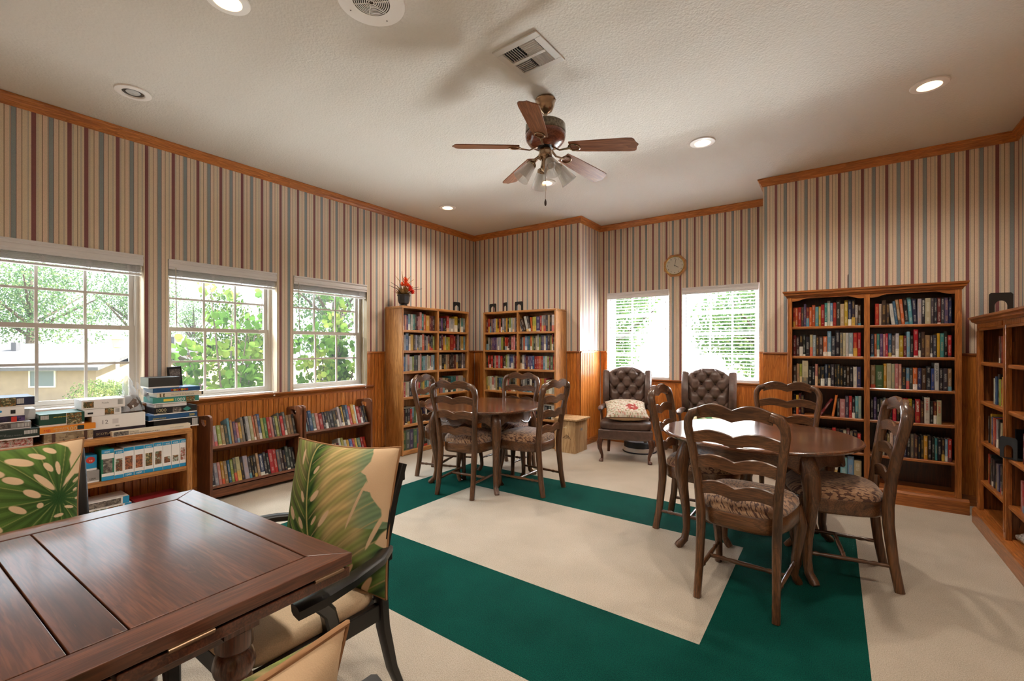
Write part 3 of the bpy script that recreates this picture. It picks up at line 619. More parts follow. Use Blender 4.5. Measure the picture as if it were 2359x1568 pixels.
# sloping book carts
def book_cart(label, y0, W):
    t = thing('book_cart', label, 'book cart', (-4.29, y0, 0), 90, 'low book carts under the windows'); D = .27
    def side(x):
        out = [(.0, 0), (0, .700), (.006, .722), (.022, .736), (.06, .740), (D-.02, .715), (D, .70), (D, 0)]
        hole = [(.085, .655), (.12, .640), (.16, .650), (.185, .675), (.185, .695), (.085, .695)]
        # outline with a hand hole: bridge along a slit
        poly = out[:5]+[(.13, .7328)]+[(.13, .695)]+[(.085, .695), (.085, .655), (.12, .640), (.16, .650), (.185, .675), (.185, .695), (.1301, .695)]+[(.1301, .7328)]+out[5:]
        return MB().prism(poly, 'x', x, x+.022).build('side_panel', cart['z'], t, bevel=.003)
    side(0); side(W-.022)
    for z in (.475, .135):
        T_ = Matrix.Translation((0, .02, z)) @ Matrix.Rotation(R(-19), 4, 'X')
        MB().box(.022, W-.022, 0, .20, -.022, 0, 0, T_).build('shelf', cart['x'], t); MB().box(.022, W-.022, .20, .218, -.02, .17, 0, T_).build('shelf_back', cart['x'], t)
    MB().box(.022, W-.022, .03, .05, .03, .10).build('kick_rail', cart['x'], t)
    return t
book_cart('low walnut book cart beside the jigsaw box shelf', 1.612, .815)
book_cart('low walnut book cart beside tall oak bookcase', 2.445, .815)
# ------------------------------------------------------------------ books
PAL = {'k': (26,24,26), 'K': (58,58,60), 'n': (66,42,30), 'm': (112,28,30), 'r': (196,40,34), 'c': (206,30,52), 'o': (222,104,44), 'y': (226,176,46), 'g': (78,124,72), 't': (60,140,132),
       'b': (58,100,150), 'B': (36,46,86), 'l': (122,176,196), 'p': (98,76,126), 'P': (208,132,130), 'w': (226,222,212), 'e': (212,192,158), 'G': (118,116,112), 's': (176,176,180), 'v': (168,178,74), 'a': (172,132,92)}
NAMES = {'k': 'black', 'K': 'charcoal', 'n': 'brown', 'm': 'maroon', 'r': 'red', 'c': 'crimson', 'o': 'orange', 'y': 'yellow', 'g': 'green', 't': 'teal', 'b': 'blue', 'B': 'navy', 'l': 'light blue',
         'p': 'purple', 'P': 'pink', 'w': 'white', 'e': 'cream', 'G': 'grey', 's': 'silver', 'v': 'lime', 'a': 'tan'}
ORD = 'first second third fourth fifth sixth seventh eighth ninth tenth eleventh twelfth thirteenth fourteenth fifteenth sixteenth seventeenth eighteenth nineteenth twentieth'.split() + ['twenty-' + q for q in 'first second third fourth fifth sixth seventh eighth ninth'.split()] + ['thirtieth']
cov_me = MB().prism([(-.5,.03),(-.38,.006),(-.2,0),(.2,0),(.38,.006),(.5,.03),(.5,1),(.43,1),(.43,.06),(-.43,.06),(-.43,1),(-.5,1)], 'z', 0, 1).mesh('book', book_m)
pag_me = MB().box(-.43, .43, .06, .97, .012, .965).mesh('pages', paper)
RB = random.Random(42); STUFF = []; NB = [0]; BOOKS = {}
def row(M, x0, x1, z, spec, ctx, grp, y0=.035, fill=True, tilt=0, stuff=False, dep=(.115, .15), zoff=0.0, wid=(.021, .036), rev=False):
    toks = spec.split(); bk = []
    for q in toks:
        if q[0] == '_': bk.append(('gap', float(q[1:]))); continue
        c = q[0]; h = .165+(int(q[1])-4)*.0155; lean = 0; wf = 1.0; rest = q[2:]
        if '>' in rest: lean = float(rest.split('>')[1]); rest = rest.split('>')[0]
        if '<' in rest: lean = -float(rest.split('<')[1]); rest = rest.split('<')[0]
        if rest.startswith('w'): wf = float(rest[1:])
        bk.append((c, h*RB.uniform(.985, 1.015), RB.uniform(*wid)*wf, lean))
    tot = sum(b[2] for b in bk if b[0] != 'gap'); gaps = sum(b[1] for b in bk if b[0] == 'gap'); sc = (x1-x0-gaps)/tot*.985 if fill else 1.0
    x = x0; num = 0; cnt = sum(1 for b in bk if b[0] != 'gap')
    for b in bk:
        if b[0] == 'gap': x += b[1]; continue
        c, h, wd, lean = b; wd *= sc; num += 1
        d = RB.uniform(*dep); yy = y0+RB.uniform(0, .008); lx = x+wd/2
        RT = Matrix.Rotation(R(tilt), 4, 'X') @ Matrix.Rotation(R(lean), 4, 'Y')
        zl = z+zoff+abs(math.sin(R(lean)))*wd/2+.0008
        LM = M @ Matrix.Translation((lx, yy, zl)) @ RT
        base = [v*.76 for v in PAL[c]]; jit = RB.uniform(-12, 12); colr = srgb(*[max(8, min(245, v+jit+RB.uniform(-8, 8))) for v in base])
        if stuff: STUFF.append((LM, wd*.97, d, h, colr))
        else:
            o = bpy.data.objects.new('book', cov_me); COL.objects.link(o); o.matrix_world = LM @ Matrix.Diagonal((wd*.97, d, h, 1)); o.color = colr
            adj = ('leaning ' if abs(lean) > 8 else 'thick ' if wd > .034 else 'slim ' if wd < .021 else '')+('tall ' if h > .215 else '')
            k = (cnt-num) if rev else num-1
            lb = '%s%s book, %s %s' % (adj, NAMES[c], ORD[k], ctx)
            if len(lb.split()) > 16: lb = '%s book, %s %s' % (NAMES[c], ORD[k], ctx)
            tag(o, lb, 'book', grp); link('pages', pag_me, o); NB[0] += 1; BOOKS[(ctx, num)] = (o, wd*.97, d, h)
        x += wd
    return x
gC = 'books in the cornice bookcase'
CL = ['r5 o5 r5 K5 p7 m5 o5 o6 l5 y5 r6 t7 w8 l7 r7 K8 e6 y8 B8 K8 w5 n5', 'm6 n5 k6 k6 k5w1.4 e6 s6 n5 n5 o5 l8w1.5 K5 k8 G7 e7 w7 s7 r7 r7', 'n5 a6 v6 e8w1.6 k5 k5 P6 k5 k5 B6 k6 K6 k6 k6 k5 k5 n5 k5 w5 B5',
      'k5 y5 m6 k5 _.115 m5>30 _.075 o6>8 _.022 K4 P4w1.7 K6 r6 k5 l6 s6', 'k5 K5 e5 n5 k5 G5 k5 b5 e5 m5 r6 n5 k5 e5 m6 G5 k5 r4', '_.2 r5>14 _.06 w5>9 _.03 l6 l7 e5']
CR = ['_.03 r5 e5 n7w1.4 n5 _.012 w5<6 b6<6 a7<6 o7<5 k7<4 l8<4 B7<3 s7 k7 e7w1.3 K7 K7 m7 K7 p7 B7', 'B6 o6 t6 p6 P6 c6 b6 G5 w6 y5w1.2 m5 l7 k5 c8w1.2 k7 n7 a5w1.3 K5 K5 y6 t6 k7 r5', 'a6 g6w1.9 y7 e7 e7 P7 P7 k5 l5 K5 o5w1.3 B5 n5 k6 b5 w8 k5 K5 a5',
      'k5 p6 k5 K5 G6 n5 k5 c4 k5 K5 r6w1.2 y6w1.2 k5 r6w1.3 n5 w7w1.4 k5 m5 e6w1.4 _.06', '_.05 w6 e6 n5 a5 e6 G7 k6w1.2 G6 B6 k6 G6 n6 k5 k6 y6 k6 k5 t5 k5 n5 l5 r5']
zs = SHC + [.137]
for i, s in enumerate(CL): row(MC, .042, .560, zs[i], s, 'from clock end, %s shelf down, window side of cornice bookcase' % ORD[i], gC)
for i, s in enumerate(CR): row(MC, .618, 1.14, zs[i], s, 'from divider, %s shelf down, corner side of cornice bookcase' % ORD[i], gC)
gD = 'books in the dentil bookcase'
zd = [1.214, .925, .63, .338]
DF = ['_.30 m5 k5 r5 k5 w5', '_.20 w5 b6w1.2 k7w1.2 v5 r5 y6 n6 k6', '_.05 k6 y7w.7 b6w1.6 o6 r6 s6 k6 k5 e5 K6 w6 k5 b5 k6 r5 n5 k5', '_.03 v5w.6 r7 k7w1.4 k6 K6 k6 k5 s5 B5 k5 k6 n5 k5 G5 k5 b5']
for i, s in enumerate(DF): row(MDm, .06, .645, zd[i], s, 'from corner, %s shelf down, far bay of dentil bookcase' % ORD[i], gD, fill=False, wid=(.026, .04))
DN = {2: '_.15 m5w.9 K6 b7 k7 r6 k6 e6 w6 k6', 3: '_.09 P5 r5 w5 P5 P5 e5 P5 r5 w5 c5'}
for i, s in DN.items(): row(MDm, .705, 1.3, zd[i], s, 'from fluted post, %s shelf down, near bay of dentil bookcase' % ORD[i], gD, fill=False, wid=(.026, .04))
gF = 'books on the low carts'
FT_ = ['P4 w5 v5 a5 K5 l8 a7 p6 P5 y5 G8 k8w.7 w8 e8 o8 a8 b9w1.5 v6 g6 r6 P6 K6 v6 G8 r6 G8 a6 a6 K6', 'K5 s6 P6 y6 a6 b6 v6 G7 e7 k6 s7w1.3 K6 k6 n6 a7 B6w1.2 K7w1.3 k6 r8w1.4 r8 G7 n7 k6 K8 k7 k7']
GT_ = ['l5 K6 b7w1.4 G5 P5 r4 K5 k5 K5 k5 K5 n5 w7 k6w.7 y7w.6 k8 b8 r7 y8w1.5 w7w.7 r6 m5 k6 K6', 'k4 b4 l4 r4 B4 K4 G4 G4 s4 w4 a4 m4 w7 v7 w5 y5 b5 r5 y5 g5w1.2 r5 r5']
def cart_rows(y0, FTs, nm):
    M = CM((-4.29, y0, 0), 90)
    for i, (z, s) in enumerate(zip((.475, .135), FTs)):
        T_ = M @ Matrix.Translation((0, .02, z)) @ Matrix.Rotation(R(-19), 4, 'X')
        row(T_, .026, .815-.028, 0, s, 'from %s end, %s tier of %s' % (nm[0], ('upper', 'lower')[i], nm[1]), gF, y0=.006, dep=(.10, .14))
cart_rows(1.612, FT_, ('jigsaw', 'walnut cart beside jigsaw shelf')); cart_rows(2.445, GT_, ('jigsaw', 'walnut cart beside oak bookcase'))
# the corner bookcases hold more books than can be told apart one by one
AL = ['G5 P5 p5 l6 w6 t6 K6 m5 P5 P8 t7 o7 y6w1.6 m6w1.4 m6 n6', 'K5 w6 b7w1.5 w5 y6w1.6 n6 s6 k6 G5 w6 o7w1.5 K6 s5 m6 k5 k6 v5', 'b5w1.4 s7 P7 w5w1.4 v5 k6 K6 w6 P7 t5 l5 s5 w6 e5 P5 s6 l6', 'w6 r5 e5 w5 k5 K5 y5 P5 e6 r6 G6 v6 y6 t6 l6 P5 m5 k6', 'm5 k6 K6 r5 l6 g6 w5 e5 K5 B5 w5 k5 n5 s5 a5']
AR = ['P5 k5 p5 K5 k5 r7w1.3 w5 s5 w5 y7w1.5 k6 e6 t6 s6', 'n5 K6 m7 y5 s6 v5 y5 r7w1.9 r6 K6 s7 K6 e6 y6 l6', 'K5 e6w1.4 k6 K5 e6w1.3 a6 n6 k7 n6 m6 s6 k6 K6 s7 G6', 'k5 P6 e6 a6 K5 t7 t7 P7 e7 w7 G5', 'K5 b5 e5 r5 w5 k5 a5 m5 t5 y5 w5 k5 n5']
BL = ['m5 r6 k6 a6 p6 s6 y6 n6 o6 k6 s6 G6 y6 k6 v6 s6 e6 s6 K6', 'k6 w5 K5 G5 p5 p5 p5 s5 s5 s5 v6 n6 r5 r5 m5 k6 P6w1.2 P7w1.2 k5', 'k5 r5w1.2 m5 r5w1.3 k5 e5 r5w1.3 s5 r5w1.2 k5 n5 v6 w6w1.3 b6 b6 s6 m5 r5', 'v5 e6 w6 P5 s5 e6 k5 b5 t5 l5 k6 w6 r5 G5 k5 K5 e5', 'k5 s5 w5 k5 G5 b5 e5 m5 n5 k5 w5 l5 k5']
BR = ['k5<24 K5<22 n5<22 w7<14 K7<12 o6<5 v6w1.5 p6w1.4 r7 s7 G7 K7 e7 k6 w7', 'k5 s5 o5 l6w1.3 b6w1.2 t6 o6 v6 K6 e6w1.4 s7 v5 B6 p6 e6 b6 n7w1.3 v6 r7 k5', 'k5 w6 p6 m5 p5 p5 p5 b5 r5w1.3 r5w1.3 o5 r5 l5 w5 v5 m5 g5w1.2 r6', 'k5 s5 G5 k5 w5 k5 s5 K5 o6 y6 r6 e5 t5 w5', 'k5 K5 k5 s5 P5 k5 e5 w5 K5 k5 w5']
for (t_, M, D, W), Ls, Rs in ((caseA, AL, AR), (caseB, BL, BR)):
    for i in range(5):
        row(M, .032, W/2-.022, SH[i], Ls[i], '', '', stuff=True, dep=(.13, .17)); row(M, W/2+.022, W-.032, SH[i], Rs[i], '', '', stuff=True, dep=(.13, .17))
row(caseA[1], .032, .58, SH[5], 'g9w2.2 G9w2 p9w2 g9w2 p9w2 B9w2 k9w2 s8 w8 e8 l8', '', '', stuff=True, fill=True, dep=(.2, .22), wid=(.03, .032)); row(caseA[1], W/2+.02, 1.18, SH[5], 'k7 s7 w7 b7 e7 r7 w6 k6 n6 s6 k6 e6 w6 k7 K7', '', '', stuff=True)
row(caseB[1], .03, .58, SH[5], 'k7 s7 w7 b7 e7 w6 k6 n6 s6 k6 P6 m6 K6 s6', '', '', stuff=True); row(caseB[1], W/2+.02, 1.15, SH[5], 'k7 K7 w7 s7 B7 B7 k6 n6 s6 k6 b7 B7 K7', '', '', stuff=True)
V = []; F = []; Cc = []; Rr = []; UV = []
for LM, wd, d, h, c in STUFF:
    o = len(V); r_ = RB.random()
    for q in ((-.5,0,0),(.5,0,0),(.5,1,0),(-.5,1,0),(-.5,0,1),(.5,0,1),(.5,1,1),(-.5,1,1)):
        V.append(LM @ Vector((q[0]*wd, q[1]*d, q[2]*h))); Cc.append(c); Rr.append(r_); UV.append((q[0]+.5, q[1], q[2]))
    F += [tuple(i+o for i in f) for f in ((0,3,2,1),(4,5,6,7),(0,1,5,4),(1,2,6,5),(2,3,7,6),(3,0,4,7))]
me = bpy.data.meshes.new('book_rows'); me.from_pydata(V, [], F); me.materials.append(bookstuff_m); me.materials.append(paper)
for p in me.polygons:
    if p.index % 6 in (1, 4): p.material_index = 1
a = me.attributes.new('bcol', 'FLOAT_COLOR', 'POINT'); a.data.foreach_set('color', [x for c in Cc for x in c])
a = me.attributes.new('brnd', 'FLOAT', 'POINT'); a.data.foreach_set('value', Rr)
a = me.attributes.new('buv', 'FLOAT_VECTOR', 'POINT'); a.data.foreach_set('vector', [x for c in UV for x in c])
o = bpy.data.objects.new('book_rows', me); COL.objects.link(o); o['kind'] = 'stuff'; tag(o, 'rows of paperbacks, hardbacks and binders filling the two tall oak corner bookcases', 'books')
# legible spine lettering on a few books
def spine(ctx, num, s_, mat, size=.016, top=.93):
    o, wd, d, h = BOOKS[(ctx, num)]; t_ = text(s_, size, mat, o, (0,0,0), (0,0,0), 'spine_title', .0002)
    Mr = Matrix(((0,1,0,0),(0,0,-1,0),(-1,0,0,0),(0,0,0,1)))
    t_.matrix_local = Matrix.Diagonal((1/wd, 1/d, 1/h, 1)) @ Matrix.Translation((-size*.36, -.0006, h*top)) @ Mr
c4 = 'from divider, fourth shelf down, corner side of cornice bookcase'; c3 = 'from divider, third shelf down, corner side of cornice bookcase'
spine(c3, 16, 'LISA JACKSON', ink, .020)
for k, m_ in ((11, inkw), (12, ink), (14, inkw), (16, inkr), (19, inkr)): spine(c4, k, 'J.A. JANCE', m_, .020)
spine('from divider, first shelf down, corner side of cornice bookcase', 13, 'STEVE MARTINI', inkw, .016)
spine('from jigsaw end, lower tier of walnut cart beside jigsaw shelf', 16, 'BALDACCI', inkw, .022)
spine('from corner, fourth shelf down, far bay of dentil bookcase', 3, 'KI', inkr, .05)
# ------------------------------------------------------------------ ladder-back chairs (front = +y)
def slat_loft(hw, zt, zb, hump, y, th=.02, bow=.022, n=22):
    rings = []
    for i in range(n+1):
        f = -1+2*i/n; s = abs(math.sin(math.pi*f)); s2 = abs(math.sin(math.pi*f))**1.0
        yy = y-bow*(1-f*f); a, b = zt+hump*s, zb+hump*.75*s2
        rings.append([Vector((f*hw, yy-th/2, b)), Vector((f*hw, yy+th/2, b)), Vector((f*hw, yy+th/2, a)), Vector((f*hw, yy, a+.004)), Vector((f*hw, yy-th/2, a))])
    return MB().loft(rings)
def seat_outline(k=1.0, n=40):
    pts = []
    for i in range(n):
        a = 2*math.pi*i/n; c, s = math.cos(a), math.sin(a)
        sx, sy = math.copysign(abs(c)**.55, c), math.copysign(abs(s)**.55, s)
        hw = .190+(.252-.190)*(sy+1)/2; y = .015+.232*sy+(.018 if sy > .9 else 0)*(1-abs(sx))
        pts.append((hw*sx*k, .01+(y-.01)*k))
    return pts
def make_chair():
    t = thing('dining_chair', '', 'chair')
    for s in (-1, 1):
        MB().tube([(s*.183,-.262,0),(s*.180,-.235,.16),(s*.178,-.214,.36),(s*.180,-.212,.46),(s*.190,-.228,.62),(s*.212,-.256,.80),(s*.226,-.274,.895),(s*.222,-.283,.942),(s*.202,-.289,.976),(s*.162,-.293,.990)],
                  [.023,.024,.027,.028,.025,.025,.026,.027,.028,.029], 10, flat=.8, sq=.65).build('back_post', dwood['z'], t, smooth=50)
        MB().tube([(s*.198,.205,.445),(s*.212,.222,.385),(s*.222,.232,.33),(s*.214,.222,.24),(s*.200,.205,.14),(s*.196,.202,.06),(s*.206,.222,.025),(s*.212,.240,.0)],
                  [.031,.034,.032,.025,.020,.0185,.022,.020], 10, sq=.8).build('front_leg', dwood['z'], t, smooth=50)
        pr = [(0,.013),(.12,.014),(.15,.011),(.2,.017),(.25,.011),(.3,.014),(.5,.015),(.7,.014),(.75,.011),(.8,.017),(.85,.011),(1,.013)]
        A, B = Vector((s*.181,-.24,.135)), Vector((s*.200,.204,.135)); MB().tube([A.lerp(B, f) for f, _ in pr], [r*.8 for _, r in pr], 8).build('stretcher', dwood['y'], t, smooth=60)
    A, B = Vector((-.19,-.02,.135)), Vector((.19,-.02,.135)); MB().tube([A.lerp(B, f) for f, _ in pr], [r*.85 for _, r in pr], 8).build('stretcher', dwood['x'], t, smooth=60)
    slat_loft(.172, 1.006, .948, .026, -.290, .026).build('crest_rail', dwood['x'], t, smooth=40)
    for zt, zb, hw, y in ((.868,.815,.207,-.262), (.738,.680,.196,-.244), (.600,.540,.182,-.222)): slat_loft(hw, zt, zb, .024, y, .017).build('back_slat', dwood['x'], t, smooth=40)
    MB().loft([[Vector((x, y, z)) for x, y in seat_outline(k)] for z, k in ((.382,.97),(.385,.985),(.395,.995),(.46,1.0),(.466,.985))]).build('seat_rail', dwood['x'], t, smooth=40)
    MB().loft([[Vector((x, y, z)) for x, y in seat_outline(k)] for z, k in ((.455,.95),(.478,.995),(.498,.985),(.518,.92),(.532,.80),(.543,.6),(.549,.35),(.551,.1))]).build('seat_cushion', seat_m, t, smooth=60)
    return t
proto = make_chair(); chairs = [
 (-.39, 2.762, -4, 'carved ladder-back chair with back toward camera tucked under sunlit round table'),
 (.005, 3.335, 97, 'carved ladder-back chair drawn up between sunlit round table and dentil bookcase'),
 (-.80, 3.475, -90, 'carved ladder-back chair drawn up between two round tables beside the sunlit one'),
 (-.32, 4.10, 180, 'carved ladder-back chair between sunlit round table and cornice bookcase'),
 (-2.768, 3.195, 9, 'carved ladder-back chair standing on green carpet corner at far round table'),
 (-3.30, 3.455, -71, 'carved ladder-back chair between far round table and book cart'),
 (-2.345, 3.565, 90, 'carved ladder-back chair between far round table and wooden crate'),
 (-2.90, 3.97, 183, 'carved ladder-back chair between far round table and corner bookcases')]
for i, (x, y, rz, lb) in enumerate(chairs):
    c = proto if i == 0 else copy_tree(proto); c.location = (x, y, 0); c.rotation_euler = (0, 0, R(rz)); tag(c, lb, 'chair', 'ladder-back dining chairs')
# ------------------------------------------------------------------ round tables
def round_table():
    t = thing('round_table', '', 'table'); r = .588
    MB().lathe([(.02,.722),(r-.05,.722),(r-.03,.722),(r-.008,.726),(r,.736),(r-.002,.744),(r-.012,.750),(r-.016,.750),(.3,.750),(.02,.750)], 72).build('table_top', dtop, t, smooth=35)
    # apron: ring with a scalloped lower edge
    n = 96; o = []; i_ = []
    for k in range(n+1):
        a = 2*math.pi*k/n; f = (a/(math.pi/2)) % 1; e = min(f, 1-f)*2
        zb = .640-.040*max(0, math.cos(4*math.pi*(f-.5)))-.018*abs(math.sin(math.pi*f*3))*(.3 if e < .3 else 1)
        o.append((a, zb))
    rings = []
    for a, zb in o[:-1]:
        c, s = math.cos(a), math.sin(a); R1, R0 = .485, .465
        rings.append([Vector((R0*c,R0*s,.722)), Vector((R1*c,R1*s,.722)), Vector((R1*c,R1*s,zb+.012)), Vector((R1*c+.004*c,R1*s+.004*s,zb+.006)), Vector((R1*c,R1*s,zb)), Vector((R0*c,R0*s,zb))])
    rings.append(rings[0]); MB().loft(rings, cap=False).build('apron', dwood['x'], t, smooth=35)
    for k in range(4):
        a = R(45+90*k); c, s = math.cos(a), math.sin(a)
        P = [(.455,.722),(.478,.66),(.508,.58),(.516,.50),(.500,.38),(.480,.24),(.478,.12),(.492,.05),(.530,.015),(.545,.0)]
        MB().tube([(c*q, s*q, z) for q, z in P], [.038,.045,.046,.040,.031,.025,.022,.022,.024,.020], 12, sq=.75).build('leg', dwood['z'], t, smooth=50)
    return t
rt = round_table(); rt2 = copy_tree(rt)
rt.location = (-.433, 3.42, 0); rt.rotation_euler = (0, 0, R(-4.9)); tag(rt, 'round walnut table reflecting window light beside cornice bookcase', 'table', 'round walnut tables')
rt2.location = (-2.875, 3.535, 0); rt2.rotation_euler = (0, 0, R(6.6)); tag(rt2, 'round walnut table in front of the corner bookcases', 'table', 'round walnut tables')
# ------------------------------------------------------------------ leather wing chairs (front = +y)
button = plain('leather_button', srgb(48, 30, 24), .4)
def wing_chair():
    t = thing('wing_chair', '', 'armchair'); ZB, ZT, HW = .44, 1.075, .225
    B = []
    for r_ in range(6):
        n = 3 if r_ % 2 else 2
        for k in range(n): B.append(((k-(n-1)/2)*.145, ZB+.10+r_*.088))
    def top(x): return ZT-.085*(abs(x)/HW)**2.4
    def face(u, v):
        x = (u*2-1)*HW; z = ZB+(top(x)-ZB)*v; d = 0
        for bx, bz in B:
            q = (x-bx)**2+(z-bz)**2; d += .032*math.exp(-q/.0011)
            for sx in (-1, 1):       # pleats running diagonally between buttons
                dx, dz = x-bx, z-bz; along = dx*sx*.64+dz*.77; off = abs(dx*.77-sx*dz*.64)
                if 0 < along < .115: d += .011*math.exp(-(off/.009)**2)
        e = min(u, 1-u, 1.3*v+.05, (1-v)); puff = .05*min(1, e*9)**.5
        lean = -.10*(z-ZB)/.63
        return Vector((x, -.215+lean+puff+.02-min(d, .042), z))
    m = MB().grid(face, 72, 84); nb = len(m.v)
    m.grid(lambda u, v: Vector(((1-u)*2*HW-HW, -.30-.10*((top((1-u)*2*HW-HW)-ZB)*v)/.63, ZB-.06+(top((1-u)*2*HW-HW)-ZB+.06)*v)), 20, 10)
    # close the rim
    rim = []
    for i in range(41):
        u = i/40; p = face(u, 1); x = p.x; rim.append([p, Vector((x, -.26-.10*(top(x)-ZB)/.63, top(x)+.012)), Vector((x, -.30-.10*(top(x)-ZB)/.63, top(x)))])
    m.loft(rim, cap=False, closed=False)
    for u in (0, 1):
        sd = []
        for j in range(21):
            p = face(u, j/20); sd.append([p, Vector((p.x, -.30-.10*(p.z-ZB)/.63, p.z))])
        m.loft(sd, cap=False, closed=False)
    bk = m.build('backrest', leather, t, smooth=70)
    bme = MB().lathe([(.002,.006),(.008,.004),(.010,0),(.004,-.004)], 10, Matrix.Rotation(R(-90), 4, 'X')).mesh('button', button, 60)
    for bx, bz in B: link('button', bme, bk, (bx, -.215-.10*(bz-ZB)/.63+.034, bz))
    for s in (-1, 1):
        # wing: a padded ear beside the back
        rings = []
        for k in range(11):
            f = k/10; z = .56+(1.012-.56)*f; dep = .07+.125*math.sin(math.pi*min(1, .08+f*.9))**.8; yb = -.31-.10*(z-ZB)/.63; th = .056
            x = s*(HW+.024+.010*f)
            rings.append([Vector((x-s*th*.6, yb, z)), Vector((x+s*th*.5, yb, z)), Vector((x+s*th*.75, yb+dep*.6, z)), Vector((x+s*th*.6, yb+dep, z)), Vector((x, yb+dep+.018, z)), Vector((x-s*th*.7, yb+dep, z)), Vector((x-s*th*.7, yb+dep*.5, z))])
        tp = rings[-1]; c = sum(tp, Vector())/len(tp); rings.append([c+(p-c)*.9+Vector((0,0,.012)) for p in tp]); rings.append([c+(p-c)*.6+Vector((0,0,.022)) for p in tp])
        MB().loft(rings).build('wing', leather, t, smooth=60)
        MB().tube([(s*.262,-.29,.575),(s*.272,-.16,.600),(s*.285,-.02,.602),(s*.292,.085,.594),(s*.294,.125,.578)], [.03,.036,.037,.038,.022], 10, flat=.62).build('arm_pad', leather, t, smooth=60)
        MB().tube([(s*.288,.075,.575),(s*.283,.055,.51),(s*.272,.065,.44),(s*.272,.09,.36)], [.017,.014,.016,.018], 8).build('arm_support', chairleg, t, smooth=60)
        MB().tube([(s*.272,.245,.27),(s*.290,.262,.225),(s*.287,.255,.16),(s*.262,.235,.07),(s*.262,.238,.03),(s*.272,.262,.012),(s*.274,.272,0)], [.032,.034,.026,.016,.016,.026,.022], 10).build('leg', chairleg, t, smooth=60)
        MB().tube([(s*.215,-.255,.27),(s*.222,-.275,.14),(s*.228,-.30,0)], [.022,.020,.017], 8, sq=.6).build('leg', chairleg, t, smooth=50)
    tr = [(-.305,.275),(.305,.275),(.262,-.30),(-.262,-.30)]
    bev(MB().prism(tr, 'z', .258, .372).build('seat_rail', leather, t), .012, 3)
    m = MB(); nail = [(0,0)]
    for k in range(48):
        f = (k+.5)/48; m.lathe([(.0045,0),(.003,.003),(.0005,.004)], 6, Matrix.Translation((-.30+.6*f, .276, .268)) @ Matrix.Rotation(R(-90), 4, 'X'))
    m.build('nailhead_trim', brass, t, kind='stuff')
    def cush(z0, z1, sc):
        pts = []
        for i in range(44):
            a = 2*math.pi*i/44; c, s_ = math.cos(a), math.sin(a); sx, sy = math.copysign(abs(c)**.35, c), math.copysign(abs(s_)**.35, s_)
            hw = (.285+.015*sy)*sc; pts.append((hw*sx, .03+.245*sy*sc))
        return pts
    rg = [(.374,.93),(.385,.985),(.405,1.0),(.43,1.0),(.452,.985),(.466,.92),(.472,.75),(.476,.4),(.477,.1)]
    MB().loft([[Vector((x, y, z)) for x, y in cush(0, 0, k)] for z, k in rg]).build('seat_cushion', leather, t, smooth=60)
    return t
wc = wing_chair(); wc2 = copy_tree(wc)
wc.location = (-2.03, 5.19, 0); wc.rotation_euler = (0, 0, R(199.1)); tag(wc, 'brown leather button-tufted wing chair beside the wooden crate', 'armchair', 'leather wing chairs')
wc2.location = (-1.15, 5.36, 0); wc2.rotation_euler = (0, 0, R(190)); tag(wc2, 'brown leather button-tufted wing chair between round table and lowered blind', 'armchair', 'leather wing chairs')
# ------------------------------------------------------------------ black armchairs round the game table (front = +y)
def arm_chair():
    t = thing('armchair', '', 'armchair')
    for s in (-1, 1):
        MB().tube([(s*.262,-.335,0),(s*.262,-.275,.15),(s*.262,-.235,.32),(s*.262,-.225,.44),(s*.264,-.235,.62),(s*.268,-.276,.78),(s*.270,-.316,.888)], [.017,.021,.025,.026,.024,.021,.019], 8, sq=.45, flat=.75).build('back_post', black_w, t, smooth=40)
        MB().tube([(s*.235,.235,.40),(s*.242,.245,.25),(s*.238,.240,.1),(s*.232,.235,0)], [.026,.024,.020,.017], 8, sq=.45).build('front_leg', black_w, t, smooth=40)
        MB().tube([(s*.275,-.245,.596),(s*.335,-.16,.600),(s*.378,-.02,.603),(s*.390,.09,.600),(s*.382,.155,.594)], [.021,.024,.027,.031,.030], 8, sq=.5, flat=.62).build('arm', black_w, t, smooth=40)
        MB().tube([(s*.262,-.03,.37),(s*.275,-.02,.44),(s*.320,.02,.515),(s*.368,.085,.588)], [.022,.022,.021,.021], 8, sq=.45).build('arm_support', black_w, t, smooth=40)
        MB().box(s*.262-.012, s*.262+.012, -.225, .225, .35, .41).build('seat_rail', black_w, t, bevel=.004)
    MB().box(-.25, .25, .222, .246, .35, .41).build('seat_rail', black_w, t, bevel=.004); MB().box(-.25, .25, -.243, -.22, .35, .41).build('seat_rail', black_w, t, bevel=.004)
    for z, y in ((.84, -.335), (.56, -.275)): MB().box(-.255, .255, y-.011, y+.011, z-.025, z+.025).build('back_rail', black_w, t, bevel=.004)
    def ol(k): 
        pts = []
        for i in range(40):
            a = 2*math.pi*i/40; c, s_ = math.cos(a), math.sin(a); pts.append((.258*k*math.copysign(abs(c)**.3, c), .005+.243*k*math.copysign(abs(s_)**.3, s_)))
        return pts
    MB().loft([[Vector((x, y, z)) for x, y in ol(k)] for z, k in ((.405,.97),(.42,1.0),(.44,1.0),(.455,.97),(.464,.88),(.47,.6),(.472,.1))]).build('seat_cushion', cream_f, t, smooth=60)
    return t
ac = arm_chair(); ac2 = copy_tree(ac); ac3 = copy_tree(ac)
ac.location = (-1.585, .815, 0); ac.rotation_euler = (0, 0, R(180)); tag(ac, 'black wooden armchair with cream seat at game table edge by green carpet', 'armchair', 'black armchairs at the game table')
ac2.location = (-2.30, .215, 0); ac2.rotation_euler = (0, 0, R(-90)); tag(ac2, 'black wooden armchair between game table and jigsaw box shelf', 'armchair', 'black armchairs at the game table')
